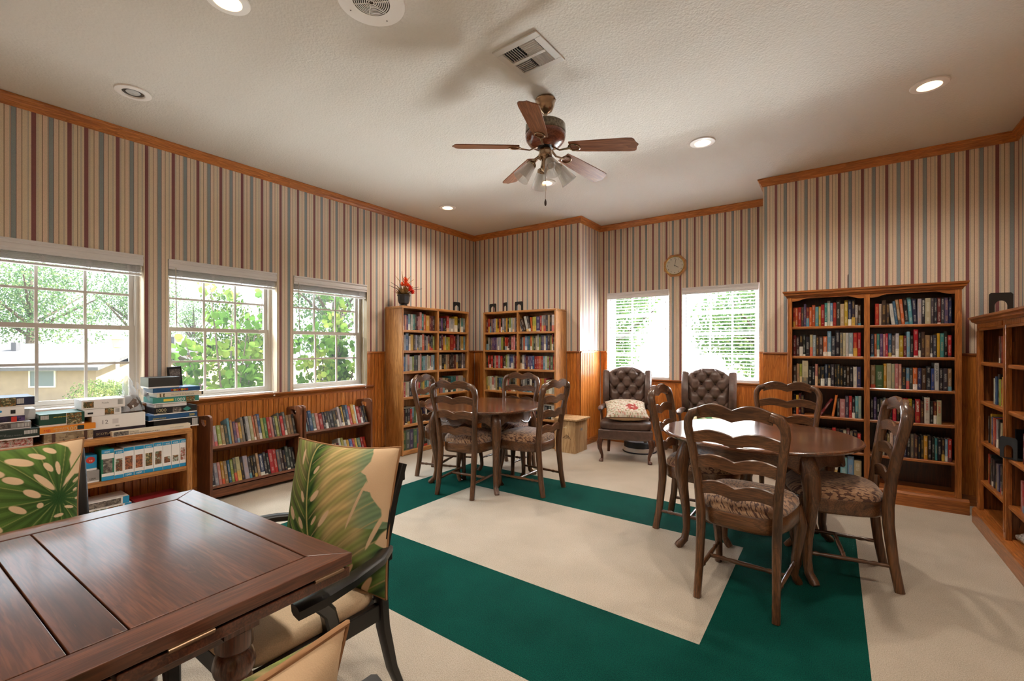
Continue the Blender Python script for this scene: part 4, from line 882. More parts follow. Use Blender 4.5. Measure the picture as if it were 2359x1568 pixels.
ac3.location = (-.796, .09, 0); ac3.rotation_euler = (0, 0, R(90)); tag(ac3, 'black wooden armchair whose leaf pillow shows only its plain tan back', 'armchair', 'black armchairs at the game table')
# game table with draw leaves
GT = (-1.572, .232, 0); t = thing('game_table', 'square dark oak draw-leaf game table with turned legs', 'table', GT, 1.9); W2, D2 = .502, .51
bw = .085; zt, zb = .752, .722
def mit(a, b, m):   # mitred border board between two outer corners
    return m
g = .0016
MB().prism([(-W2,D2),(W2,D2),(W2-bw,D2-bw+g),(-W2+bw,D2-bw+g)], 'z', zb, zt).build('border_board', ftop['x'], t, bevel=.002)
MB().prism([(-W2,-D2),(-W2+bw,-D2+bw-g),(W2-bw,-D2+bw-g),(W2,-D2)], 'z', zb, zt).build('border_board', ftop['x'], t, bevel=.002)
MB().prism([(W2,D2),(W2,-D2),(W2-bw+g,-D2+bw),(W2-bw+g,D2-bw)], 'z', zb, zt).build('border_board', ftop['y'], t, bevel=.002)
MB().prism([(-W2,D2),(-W2+bw-g,D2-bw),(-W2+bw-g,-D2+bw),(-W2,-D2)], 'z', zb, zt).build('border_board', ftop['y'], t, bevel=.002)
e = .0035
for y0, y1 in ((.045, D2-bw), (-.045, .045), (-D2+bw, -.045)): MB().box(-W2+bw+e, W2-bw-e, y0+e/2, y1-e/2, zb, zt-.0012).build('panel', ftop['x'], t, bevel=.0015)
MB().box(-W2+.02, W2-.02, -D2+.02, D2-.02, zb-.006, zb+.002).build('sub_top', dark_hole, t)
for y0, y1 in ((.003, D2-.004), (-D2+.004, -.003)): MB().box(-W2+.004, W2-.004, y0, y1, .688, .714).build('draw_leaf', ftop['x'], t, bevel=.003)
for s in (-1, 1):
    MB().box(-.34, .34, s*.30-.012, s*.30+.012, .59, .686).build('apron', ftop['x'], t); MB().box(s*.34-.012, s*.34+.012, -.30, .30, .59, .686).build('apron', ftop['y'], t)
    for q in (-1, 1):
        MB().lathe([(.036,0),(.046,.03),(.030,.06),(.034,.09),(.042,.12),(.050,.2),(.054,.30),(.046,.40),(.036,.44),(.043,.455),(.043,.465),(.034,.475),(.046,.492),(.050,.51),(.044,.535),(.036,.545),(.044,.555),(.044,.60)], 24, Matrix.Translation((q*.325, s*.285, 0))).box(q*.325-.042, q*.325+.042, s*.285-.042, s*.285+.042, .60, .686).build('leg', ftop['z'], t, smooth=40)
steel = plain('nickel_hinge', srgb(150, 122, 98), .35, .9)
for y in (.123, .44):
    MB().tube([(W2+.001, y-.042, .718), (W2+.001, y+.042, .718)], .0034, 8).box(W2-.003, W2+.0005, y-.042, y+.042, .712, .724).build('hinge', steel, t, smooth=60)
for x in (-.12, .30):
    MB().tube([(x-.05, -D2-.002, .718), (x+.05, -D2-.002, .718)], .0045, 8).build('hinge', steel, t, smooth=60)
# ------------------------------------------------------------------ pillows
def smooth01(a, b, x): 
    q = max(0, min(1, (x-a)/(b-a))); return q*q*(3-2*q)
CRM = np.array(srgb(206, 176, 142)[:3])
def seg_d(px, py, x0, y0, x1, y1):
    dx, dy = x1-x0, y1-y0; t_ = np.clip(((px-x0)*dx+(py-y0)*dy)/(dx*dx+dy*dy), 0, 1); return np.hypot(px-x0-t_*dx, py-y0-t_*dy)
def ell(px, py, cx, cy, a, b, ang):
    c, s = math.cos(R(ang)), math.sin(R(ang)); x, y = (px-cx)*c+(py-cy)*s, -(px-cx)*s+(py-cy)*c; return (x/a)**2+(y/b)**2
def sm(a, b, x): q = np.clip((x-a)/(b-a), 0, 1); return q*q*(3-2*q)
def lerp(A, B, f): f = np.asarray(f)[..., None]; return A*(1-f)+B*f
G1, G2, G3, G4 = [np.array(srgb(*c)[:3]) for c in ((30, 70, 26), (84, 112, 44), (150, 142, 74), (118, 140, 108))]
DKG, MDG, TAN, BLG = [np.array(srgb(*c)[:3]) for c in ((26, 60, 22), (92, 120, 50), (206, 178, 122), (124, 148, 116))]
HA = ((.33,.62,.05,.019,52),(.20,.60,.042,.015,-58),(.22,.42,.045,.017,-52),(.09,.47,.055,.024,-45),(.44,.48,.07,.018,55),(.35,.455,.038,.010,60),(.40,.285,.045,.014,38),(.14,.27,.042,.024,3),(.03,.29,.045,.016,-10),(.52,.265,.062,.013,50),(.22,.115,.044,.025,0),(.09,.13,.05,.024,-10),(.42,.175,.042,.017,38),(.66,.145,.085,.017,52),(.49,.045,.055,.019,32),(.34,.03,.015,.012,0),(.78,.045,.11,.022,55),(.10,.88,.06,.013,-70),(.29,.80,.035,.014,60),(.86,.44,.13,.014,66),(.70,.60,.17,.010,70))
EA = [(0,.97),(.1,.985),(.2,.975),(.30,.955),(.36,.865),(.42,.90),(.48,.955),(.50,.90),(.58,.885),(.66,.81),(.69,.795),(.70,.735),(.76,.765),(.80,.74),(.82,.695),(.90,.745),(.96,.735),(1.0,.70)]
def tab(T_, x): return np.interp(x, [q[0] for q in T_], [q[1] for q in T_])
def leaf_print_a(u, v):   # big leaf with its midrib on the left; u right, v up (0..1)
    u = u-.075; mid = .19+.20*(1-v)**1.25; side = u-mid; e = .006
    ph = np.where(side > 0, v-1.05*side+.5*side*side, v+1.0*side)
    st = .5+.5*np.sin(ph*58+1.5*np.sin(u*11)+.8*np.sin(v*23)); fine = .5+.5*np.sin(ph*171+u*9)
    col = lerp(DKG, MDG, st)
    T_ = np.where(side < 0, .35*sm(.3, .9, v), sm(.04, .20, side)*(1-sm(.42, .58, side))*sm(.12, .55, v))
    col = lerp(col, TAN, T_*(.9-.45*st))
    q = sm(.34, .50, side)*np.where(v > .45, .75, .15); col = lerp(col, BLG*.95, q)
    col = col*(.84+.24*fine)[..., None]
    col = lerp(col, DKG, .75*np.exp(-(side/.045)**2))
    rib = np.abs((ph*8) % 1-.5); col = lerp(col, TAN*.8, .5*(1-sm(.02, .05, rib))*sm(.015, .03, np.abs(side)))
    col = lerp(col, TAN*.5+MDG*.5, 1-sm(.005, .009, np.abs(side)))
    for cx, cy, a, b, an in HA: col = lerp(col, CRM*.95, 1-sm(.85, 1.25, ell(u, v, cx, cy, a, b, an)))
    return lerp(col, CRM, sm(-e, e, u-tab(EA, v)))
HB = ((.64,.88,.075,.028,-22),(.73,.91,.05,.020,-30),(.80,.945,.042,.020,-38),(.787,.815,.042,.018,-58),(.842,.80,.05,.014,-82),(.765,.71,.085,.020,-50),(.70,.64,.052,.022,-35),(.606,.75,.055,.024,-25),(.63,.545,.05,.020,-35),(.742,.55,.018,.018,0),(.97,.69,.03,.012,30),(.966,.62,.02,.010,20),(.997,.55,.03,.010,-5),(.92,.50,.035,.010,-14),(.85,.455,.03,.012,5),(.5,.82,.07,.03,-20),(.48,.66,.07,.026,-30),(.40,.55,.07,.026,-35),(.52,.45,.05,.022,-38),(.36,.76,.07,.03,-20),(.28,.62,.08,.03,-28),(.3,.42,.07,.028,-40),(.18,.75,.07,.03,-15),(.15,.5,.07,.03,-30),(.6,.3,.05,.02,-50),(.75,.3,.05,.02,-80))
UB = [(0,1),(.62,1.0),(.64,.868),(.735,.90),(.77,.925),(.80,.922),(.85,.912),(.90,.925),(.95,.905),(1.0,.84)]
def leaf_print_b(u, v):   # dark split leaf, ribs fanning out from a joint at the lower right
    jx, jy = .85, .58; d = np.hypot(u-jx, v-jy); a = np.degrees(np.arctan2(v-jy, u-jx)) % 360
    st = .5+.5*np.sin(a*.5+d*3); fine = .5+.5*np.sin(a*1.9+d*9); f = np.minimum(1, d*2.4)
    col = lerp(DKG*1.25, MDG*.9, f)*(.62+.45*st+.12*fine)[..., None]
    rib = np.abs((a % 24)-12)*np.maximum(d, .02); col = lerp(col, MDG*.75+TAN*.25, .8*(1-sm(.10, .22, rib))*sm(.04, .08, d))
    for cx, cy, q, b, an in HB: col = lerp(col, CRM, 1-sm(.85, 1.2, ell(u, v, cx, cy, q, b, an)))
    l2 = np.minimum(.735, .645+(u-.865)*1.0); in2 = sm(-.006, .006, l2-v)*(u > jx)
    col = lerp(col, CRM*1.08, sm(-.006, .006, u-tab(UB, v))*(1-in2))
    return lerp(col, MDG*.9, 1-sm(.004, .007, seg_d(u, v, .895, .725, .995, .88)))
def floral(u, v):
    g = np.random.default_rng(5); n_ = u.shape[0]; cell = g.random((40, 40)); q = cell[(v*39.9).astype(int) % 40, (u*39.9).astype(int) % 40]; q2 = cell[(u*27+7).astype(int) % 40, (v*27).astype(int) % 40]
    col = np.array(srgb(206, 196, 180)[:3])*(.85+.2*q2)[..., None]
    for lo, hi, c in ((.0,.14,(150,150,118)), (.14,.25,(186,132,120)), (.25,.33,(140,108,86))): col = np.where(((q >= lo) & (q < hi))[..., None], np.array(srgb(*c)[:3]), col)
    return np.where(((np.hypot(u-.62, v-.3) < .15) & (q2 < .75))[..., None], np.array(srgb(150, 60, 52)[:3])*(.7+.6*q)[..., None], col)
def green_leaf(u, v):
    s = np.sin(u*17+3*np.sin(v*6))*np.sin(v*13+u*4); return np.where((s > .12)[..., None], np.array(srgb(84, 128, 84)[:3]), np.array(srgb(206, 204, 172)[:3]))
def pillow(label, M, size, thick, fn, group, n=260, pipe=(150, 108, 70), back=True):
    """local: x width, z height, front = +y; both halves one mesh"""
    t = bpy.data.objects.new('pillow', None); COL.objects.link(t); t.matrix_world = M; tag(t, label, 'pillow', group)
    def pt(u, v, s):
        a, b = 2*u-1, 2*v-1; pin = 1-.075*(1-abs(a)**2)*abs(b)**3; pin2 = 1-.075*(1-abs(b)**2)*abs(a)**3
        th = thick*((1-abs(a)**2.6)*(1-abs(b)**2.6))**.55
        wob = .006*math.sin(a*5+b*3)*(1-a*a)*(1-b*b)
        return Vector((a*size/2*pin2, s*(th/2+abs(wob)*.5), size/2*(1+b*pin)))
    m = MB(); m.grid(lambda u, v: pt(u, v, 1), n, n); k = len(m.v); m.grid(lambda u, v: pt(u, v, -1), 40, 40)
    me = m.mesh('cover', pillow_m, 60); cols = np.ones((len(me.vertices), 4)); bk = CRM*.98
    jj, ii = np.meshgrid(np.arange(n+1), np.arange(n+1), indexing='ij'); cols[:k, :3] = np.clip(fn(1-ii/n, jj/n), .005, 1).reshape(-1, 3)
    cols[k:, :3] = bk
    a = me.attributes.new('pcol', 'FLOAT_COLOR', 'POINT'); a.data.foreach_set('color', cols.ravel())
    link('cover', me, t)
    rim = [pt(i/30, 0, 0) for i in range(30)]+[pt(1, i/30, 0) for i in range(30)]+[pt(1-i/30, 1, 0) for i in range(30)]+[pt(0, 1-i/30, 0) for i in range(31)]
    MB().tube(rim, .0045, 6, cap=False).build('piping', plain('pillow_piping', srgb(*pipe), .8), t, smooth=60); return t
def PM(loc, rz, tilt, roll=0): return Matrix.Translation(loc) @ Matrix.Rotation(R(rz), 4, 'Z') @ Matrix.Rotation(R(tilt), 4, 'X') @ Matrix.Rotation(R(roll), 4, 'Y')
gp = 'leaf print pillows on the black armchairs'
pillow('leaf print pillow with long midrib propped on armchair by green carpet', PM((-1.525, .972, .437), 191, 10, 1), .52, .165, leaf_print_a, gp)
pillow('leaf print pillow with dark green split leaf between game table and shelf', PM((-2.42, .205, .450), -90, 9, -2), .515, .19, leaf_print_b, gp)
pillow('leaf print pillow turned away showing its plain tan back', PM((-.655, .12, .440), 90, 12, 0), .51, .17, leaf_print_a, gp, n=60)
# cushions on the wing chairs lie back on the seats
pillow('floral tapestry cushion lying on leather wing chair beside crate', PM((-1.92, 4.95, .535), 206, 75, 0) @ Matrix.Translation((0, 0, -.05)), .48, .18, floral, None, n=70, pipe=(92, 70, 54))
pillow('green and cream leaf cushion lying on wing chair behind round table', PM((-1.11, 5.20, .505), 190, 76, 0) @ Matrix.Translation((0, 0, -.08)), .46, .16, green_leaf, None, n=70, pipe=(150, 140, 110))
# ------------------------------------------------------------------ ceiling fittings
trimw = plain('white_trim_ring', srgb(240, 234, 228), .35); canm = plain('can_reflector', srgb(190, 170, 140), .3, .3); glow = emit('lit_baffle', (1.0, .74, .40, 1), 1.3); steelc = plain('dim_reflector', srgb(110, 108, 106), .25, .8); bulb_off = plain('frosted_bulb', srgb(190, 188, 184), .4)
def downlight(x, y, lit, label):
    t = thing('downlight', label, 'ceiling light', (x, y, H), 0, 'recessed ceiling lights')
    MB().lathe([(.060,-.003),(.064,-.012),(.070,-.014),(.098,-.009),(.101,-.004),(.101,-.0005),(.060,-.0005)], 40, cap=False).build('trim_ring', trimw, t, smooth=40)
    MB().lathe([(.044,-.0022),(.062,-.003)], 36, cap=False).build('baffle', glow if lit else steelc, t)
    MB().lathe([(.001,-.0018),(.046,-.0022)], 32, cap=False).build('reflector', bulb_on if lit else dark_hole, t, smooth=60)
    MB().lathe([(.040,-.0030),(.034,-.007),(.02,-.010),(.002,-.0115)], 24, cap=False).build('bulb', bulb_on if lit else bulb_off, t, smooth=60)
    if lit:
        l = bpy.data.lights.new('lamp', 'SPOT'); l.energy = 36; l.color = (1.0, .91, .79); l.spot_size = R(150); l.spot_blend = .9; l.shadow_soft_size = .06
        o = bpy.data.objects.new('lamp', l); COL.objects.link(o); o.parent = t; o.location = (0, 0, -.03)
downlight(-3.865, .99, False, 'unlit recessed ceiling light near crown moulding above jigsaw shelf')
downlight(-2.456, 1.00, True, 'lit recessed ceiling light next to round ceiling speaker')
downlight(-3.88, 4.06, True, 'lit recessed ceiling light above the flower pot bookcase')
downlight(-2.457, 4.05, True, 'lit recessed ceiling light behind the ceiling fan shades')
downlight(-.903, 4.02, True, 'lit recessed ceiling light between ceiling fan and cornice bookcase')
downlight(.51, 4.01, True, 'lit recessed ceiling light above the dentil bookcase')
downlight(-.9, 1.0, True, 'lit recessed ceiling light above the black armchair with tan pillow back')
downlight(.51, 1.0, True, 'lit recessed ceiling light near right wall beyond dentil bookcase')
for k_, x_ in enumerate((-3.87, -2.46, -.9, .51)): downlight(x_, -1.98, True, 'added unseen lit ceiling light in the row over the far end of the room')  # unseen row added behind the camera to brighten the room, following the grid
# speaker grille
t = thing('ceiling_speaker', 'round white ceiling speaker with slotted grille', 'speaker', (-1.885, 1.425, H), 0)
MB().lathe([(.092,-.004),(.150,-.010),(.163,-.008),(.165,-.0005),(.092,-.0005)], 48, cap=False).build('rim', trimw, t, smooth=40)
MB().lathe([(.001,-.0015),(.093,-.0015)], 40, cap=False).build('grille_back', plain('speaker_dark', srgb(74, 64, 56), .8), t)
m = MB()
for k in range(9): r_ = .012+k*.0098; m.lathe([(r_,-.003),(r_,-.0055),(r_+.004,-.0055),(r_+.004,-.003)], 40, cap=False)
for k in range(6): a = R(30+60*k); m.tube([(.01*math.cos(a), .01*math.sin(a), -.005), (.095*math.cos(a), .095*math.sin(a), -.005)], .0022, 5)
m.build('grille', trimw, t, kind='stuff')
for k in range(4): a = R(15+90*k); MB().lathe([(.004,-.0095),(.002,-.0115)], 8, Matrix.Translation((.128*math.cos(a), .128*math.sin(a), 0))).build('screw', steelc, t)
# air vent
t = thing('air_vent', 'square white ceiling air vent with crossed louvres', 'vent', (-1.470, 2.228, H), -2)
vm = plain('vent_white', srgb(206, 200, 192), .45)
ring(MB(), -.155, .155, -.155, .155, -.012, -.0005, .04)
m = MB()
for a0, a1, b0, b1 in ((-.155,.155,-.155,-.112),(-.155,.155,.112,.155),(-.155,-.112,-.112,.112),(.112,.155,-.112,.112)): m.box(a0, a1, b0, b1, -.012, -.0005)
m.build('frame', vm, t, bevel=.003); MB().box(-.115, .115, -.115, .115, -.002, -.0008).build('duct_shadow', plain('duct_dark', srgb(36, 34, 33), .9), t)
MB().box(-.112, .112, -.01, .01, -.016, -.002).build('crossbar', vm, t)
lx = MB().box(-.0012, .0012, -.05, .05, -.006, .006).mesh('louvre', vm); ly = MB().box(-.05, .05, -.0012, .0012, -.006, .006).mesh('louvre', vm)
for qx in (-1, 1):
    for qy in (-1, 1):
        for k in range(7):
            if qx*qy > 0: link('louvre', lx, t, (qx*.058-.046+k*.0155, qy*.061, -.0095), (0, R(24*qx), 0))
            else: link('louvre', ly, t, (qx*.058, qy*.061-.044+k*.0148, -.0095), (R(-24*qy), 0, 0))
# ------------------------------------------------------------------ ceiling fan
FX = thing('ceiling_fan', 'five-blade wooden ceiling fan with four ribbed glass shades', 'ceiling fan', (-1.637, 2.690, 0))
MB().lathe([(.02,3.049),(.070,3.048),(.072,3.038),(.066,3.03),(.062,3.00),(.045,2.965),(.022,2.952),(.016,2.945)], 32).build('canopy', brass, FX, smooth=40)
MB().tube([(0,0,2.95),(0,0,2.88)], .012, 12).build('downrod', brass, FX, smooth=60)
fw = wood('fan_blade_walnut', srgb(98, 56, 34), srgb(152, 98, 68), srgb(174, 120, 88), ax='x', rough=.35); fwz = wood('fan_body_wood', srgb(80, 34, 18), srgb(128, 62, 36), srgb(150, 80, 50), ax='x', rough=.25, coat=.4)
MB().lathe([(.014,2.90),(.06,2.895),(.125,2.872),(.138,2.862),(.140,2.81),(.136,2.804)], 40).build('motor_band', plain('pewter_band', srgb(112, 100, 84), .35, .8, noise=.5, nscale=60, bmp=.8), FX, smooth=35)
MB().lathe([(.136,2.806),(.141,2.79),(.136,2.765),(.115,2.735),(.08,2.715),(.06,2.712)], 40).build('motor_bowl', fwz, FX, smooth=50)
MB().lathe([(.066,2.735),(.066,2.715),(.03,2.70)], 32).build('flywheel', black_m, FX, smooth=40)
MB().lathe([(.036,2.715),(.044,2.69),(.046,2.66),(.040,2.645),(.026,2.63),(.030,2.60),(.034,2.585),(.036,2.57),(.028,2.553),(.010,2.543),(.006,2.535)], 28).build('light_hub', brass, FX, smooth=45)
for ang, dz in ((292, -.02), (8, -.105), (77, -.06), (150, -.035), (218, -.005)):
    T_ = Matrix.Rotation(R(ang), 4, 'Z') @ Matrix.Translation((0, 0, 2.715)) @ Matrix.Rotation(math.atan2(-dz, .6), 4, 'Y')
    pit = Matrix.Rotation(R(-13), 4, 'X')
    out = [(.185,-.048),(.30,-.056),(.58,-.066),(.615,-.063),(.628,-.05),(.634,-.022),(.648,0),(.634,.022),(.628,.05),(.615,.063),(.58,.066),(.30,.056),(.185,.048)]
    bl = MB().prism(out, 'z', -.0035, .0035).build('blade', fw, FX); bl.matrix_local = T_ @ pit; inv = (T_ @ pit).inverted()
    m = MB().tube([inv @ T_ @ Vector(q) for q in ((.05,0,.005), (.11,0,-.022), (.15,0,-.016), (.19,0,-.008))], [.010,.008,.009,.012], 8, flat=.6)
    for k in range(20):
        f = lambda q: Vector((.215+.04*math.cos(q), .032*math.sin(q), -.007)); m.tube([f(2*math.pi*k/20), f(2*math.pi*(k+1)/20)], .0055, 6)
    m.build('blade_iron', brass, bl, smooth=50)
def ribbed_glass():
    m, n, b = new_mat('ribbed_glass'); b.inputs['Base Color'].default_value = srgb(222, 222, 220); b.inputs['Roughness'].default_value = .25; b.inputs['Alpha'].default_value = .55
    b.inputs['Specular IOR Level'].default_value = .8; return m
rg = ribbed_glass()
for ang in (20, 110, 200, 290):
    a = R(ang+YAW-8); c, s = math.cos(a), math.sin(a); j = Vector((c*.085, s*.085, 2.600)); dirn = Vector((c*.62, s*.62, -.78)).normalized()
    ar = MB().tube([(c*.03, s*.03, 2.625), (c*.055, s*.055, 2.640), (c*.08, s*.08, 2.618), j+dirn*.02], [.008,.009,.010,.014], 8).lathe([(.018,0),(.030,.012),(.031,.03),(.02,.032)], 16, Matrix.Translation(j) @ dirn.to_track_quat('Z', 'Y').to_matrix().to_4x4()).build('lamp_arm', brass, FX, smooth=50)
    T_ = Matrix.Translation(j+dirn*.022) @ dirn.to_track_quat('Z', 'Y').to_matrix().to_4x4(); rings = []
    for r_, z in ((.026,0),(.032,.012),(.040,.045),(.048,.085),(.056,.120),(.0585,.124)):
        rings.append([T_ @ Vector(((r_+(.0012 if k % 2 else 0))*math.cos(2*math.pi*k/48), (r_+(.0012 if k % 2 else 0))*math.sin(2*math.pi*k/48), z)) for k in range(48)])
    sh = MB().loft(rings, cap=False).build('glass_shade', rg, FX, smooth=25)
    MB().lathe([(.010,.0),(.012,.03),(.022,.06),(.022,.075),(.012,.09),(.002,.094)], 14, T_).build('bulb', bulb_off, sh, smooth=60)
MB().tube([(0,0,2.54),(.002,0,2.45),(0,0,2.352)], .0014, 5).build('pull_chain', brass, FX); MB().lathe([(.003,2.352),(.008,2.335),(.008,2.318),(.004,2.308),(.001,2.306)], 12).build('chain_knob', plain('dark_knob', srgb(60, 40, 30), .4), FX, smooth=50)
# ------------------------------------------------------------------ clock
t = thing('wall_clock', 'octagonal oak wall clock with ivory dial above the blinds', 'clock', (-1.678, YR, 2.380))
oc = [(.152*math.cos(R(22.5+45*k)), .152*math.sin(R(22.5+45*k))) for k in range(8)]
TC = Matrix.Rotation(R(90), 4, 'X')
MB().prism(oc, 'y', -.032, -.0005).build('case', wood('clock_oak', srgb(150, 92, 44), srgb(196, 138, 78), srgb(214, 160, 98), ax='x'), t, bevel=.006)
MB().lathe([(.108,.030),(.116,.040),(.122,.038),(.122,.030)], 40, TC, cap=False).build('bezel', plain('brass_bezel', srgb(200, 168, 96), .25, .9), t, smooth=40)
MB().lathe([(.001,.0335),(.112,.0335)], 40, TC, cap=False).build('dial', plain('clock_dial', srgb(206, 200, 186), .5), t)
for k in range(12):
    a = R(90-30*k); text(str(12 if k == 0 else k), .026, ink, t, (.092*math.cos(a), -.0342, .092*math.sin(a)-.009), (R(90), 0, 0), 'numeral', align='CENTER')
for ang, ln, wd in ((90-6*2, .085, .004), (-30, .055, .006)): MB().box(-.012, ln, -.0375, -.036, -wd/2, wd/2, 0, Matrix.Rotation(R(-ang), 4, 'Y')).build('clock_hand', ink, t)
# ------------------------------------------------------------------ things on the bookcases
def bookend(loc, rz, label, w=.125, h=.14):
    pts = [(-w/2,0),(-w/2,h-.012),(-w/2+.012,h),(w/2-.012,h),(w/2,h-.012),(w/2,0),(w*.26,0)]+[(w*.26*math.cos(R(a)), h*.42+w*.26*math.sin(R(a))) for a in range(0, 181, 20)]+[(-w*.26,0)]
    o = MB().prism(pts, 'y', 0, .002).box(-w/2, w/2, 0, .11, 0, .002).build('bookend', black_m); o.location = loc; o.rotation_euler = (0, 0, R(rz)); tag(o, label, 'bookend', 'black metal bookends'); return o
bookend((-4.40, 4.79, 1.831), 80, 'black metal bookend standing on flower pot bookcase')
bookend((-4.04, 5.17, 1.831), 0, 'black metal bookend with arched slot nearest room corner on oak bookcase', .125, .125)
bookend((-3.84, 5.20, 1.831), -27, 'black metal bookend turned edgeways between two others', .125, .135)
bookend((-3.58, 5.17, 1.831), 0, 'black metal bookend with square-topped opening beyond the edgeways one', .14, .13)
bookend((.10, 5.08, 1.847), -88, 'thin metal bookend seen edgeways on the cornice bookcase', .10, .13)
bookend((.945, 4.53, 1.547), 20, 'black metal bookend on top of dentil bookcase', .135, .155)
bookend((.875, 4.045, .632), -60, 'black metal bookend clipped at fluted post of dentil bookcase', .11, .135)
# flower pot
t = thing('flower_pot', 'black octagonal urn with dried orange flowers on oak bookcase', 'plant pot', (-4.395, 3.81, 1.831))
MB().lathe([(.055,0),(.058,.008),(.046,.016),(.042,.03),(.062,.042),(.072,.075),(.074,.13),(.084,.14),(.084,.15),(.066,.15),(.06,.13)], 8, Matrix.Rotation(R(12), 4, 'Z')).build('urn', plain('pewter_black', srgb(40, 42, 46), .4), t)
rf_ = random.Random(3); olive = plain('dried_olive_leaf', srgb(150, 118, 66), .8, noise=.3); orange = plain('orange_petals', srgb(226, 92, 32), .7, noise=.2); redp = plain('scarlet_petals', srgb(214, 48, 28), .7); twig = plain('dark_twig', srgb(54, 40, 34), .8)
m = MB(); 
for k in range(46):
    a = rf_.uniform(0, 6.28); e = rf_.uniform(.2, 1.3); d = Vector((math.cos(a)*math.cos(e), math.sin(a)*math.cos(e), math.sin(e))); p = Vector((0,0,.13)); L_ = rf_.uniform(.09, .17); sd = d.cross(Vector((0,0,1))).normalized()*.019
    m.add([p, p+d*L_*.5+sd, p+d*L_, p+d*L_*.5-sd], [(0,1,2,3)])
m.build('dried_leaves', olive, t, kind='stuff')
for (fx_, fy_, fz, mt) in ((.04,-.01,.25,orange),(.03,.0,.29,orange),(.06,.05,.22,redp),(.05,.09,.18,redp),(.07,.03,.19,redp),(.03,-.05,.25,orange),(.04,.03,.25,orange),(.07,.08,.16,redp),(.02,.01,.32,orange)):
    m = MB()
    for k in range(14):
        a = 2*math.pi*k/14; e = .3+.5*(k % 3); d = Vector((math.cos(a)*math.cos(e), math.sin(a)*math.cos(e), math.sin(e))); sd = d.cross(Vector((0,0,1))).normalized()*.007; p = Vector((fx_, fy_, fz)); m.add([p, p+d*.033+sd*1.4, p+d*.062, p+d*.033-sd*1.4], [(0,1,2,3)])
    m.build('flower', mt, t)
for d in ((.02,-.22,.28),(.02,-.25,.24),(.05,.26,.25),(.03,.22,.27),(-.02,-.12,.38),(.02,.10,.40),(0,-.03,.44),(.02,.15,.36)):
    MB().tube([(0,0,.14), (d[0]*.5, d[1]*.5, .14+(d[2]-.14)*.75), d], [.004,.0045,.002], 6).build('twig', twig if abs(d[1]) > .2 else olive, t)
# crate and round tin beside the wing chair
cratem = wood('weathered_plywood', srgb(134, 96, 56), srgb(184, 146, 100), srgb(204, 170, 124), ax='z', sc=.6, rough=.7, coat=0)
t = thing('wooden_crate', 'weathered plywood crate with lid standing against recess corner', 'crate', (-2.752, 5.155, 0), 0)
MB().box(-.145, .145, -.165, .165, 0, .405).build('body', cratem, t, bevel=.003); MB().box(-.170, .185, -.190, .18, .407, .427).build('lid', cratem, t, bevel=.003)
for k, (x, z) in enumerate(((.02,.22),(.03,.20),(.0,.21))): MB().tube([(x-.03,-.166,z-.03),(x+.02,-.166,z+.01*k),(x+.05,-.166,z-.03)], .0018, 5).build('stencil_mark', ink, t)
MB().box(.1455, .1462, -.02, .03, .27, .30).build('stencil_mark', inkg, t); MB().box(-.02, .03, -.1662, -.1655, .31, .318).build('stencil_mark', inkt, t)
t = thing('round_tin', 'round black canister with cream base under leather wing chair', 'canister', (-2.02, 5.62, 0))
MB().lathe([(.001,.0),(.205,.0),(.212,.008),(.205,.016)], 40).build('foot_ring', black_m, t, smooth=40); MB().lathe([(.2,.014),(.203,.02),(.196,.062),(.18,.066)], 40).build('base', ivory, t, smooth=40)
MB().lathe([(.192,.064),(.190,.125),(.178,.138),(.02,.140)], 40).build('drum', plain('charcoal_drum', srgb(44, 46, 48), .5), t, smooth=40)
# dentil bookcase bottom: red box and a bag of papers
def at(M, p): return M @ Vector(p)
redb = plain('red_card', srgb(176, 30, 30), .35)
o = MB().box(.44, .615, .05, .22, .1255, .32).build('gift_box', redb); o.matrix_world = MDm; tag(o, 'glossy red box on bottom shelf of dentil bookcase', 'box')
MB().box(.46, .60, .0485, .0495, .14, .30).build('picture_panel', art('red_gold_print', [srgb(190, 60, 50), srgb(200, 130, 70), srgb(150, 30, 30), srgb(220, 170, 120)], 40, 1), o)
m = MB(); rb = random.Random(8)
rings = []
for k in range(9):
    f = k/8; x = .74+.42*f; hh = .11*math.sin(math.pi*(.12+.8*f))+.02
    rings.append([Vector((x+rb.uniform(-.006,.006), .03+.10*math.cos(2*math.pi*j/14)*(1+.08*rb.uniform(-1,1))+.10, .127+hh*.5+hh*.5*math.sin(2*math.pi*j/14)*(1+.1*rb.uniform(-1,1)))) for j in range(14)])
o = m.loft(rings).build('plastic_bag', art('newsprint_bag', [srgb(176, 176, 172), srgb(206, 204, 198), srgb(110, 116, 120), srgb(190, 188, 180), srgb(214, 212, 206)], 60, 2, .2), smooth=60); o.matrix_world = MDm; tag(o, 'crumpled plastic bag of papers on bottom shelf of dentil bookcase', 'bag')
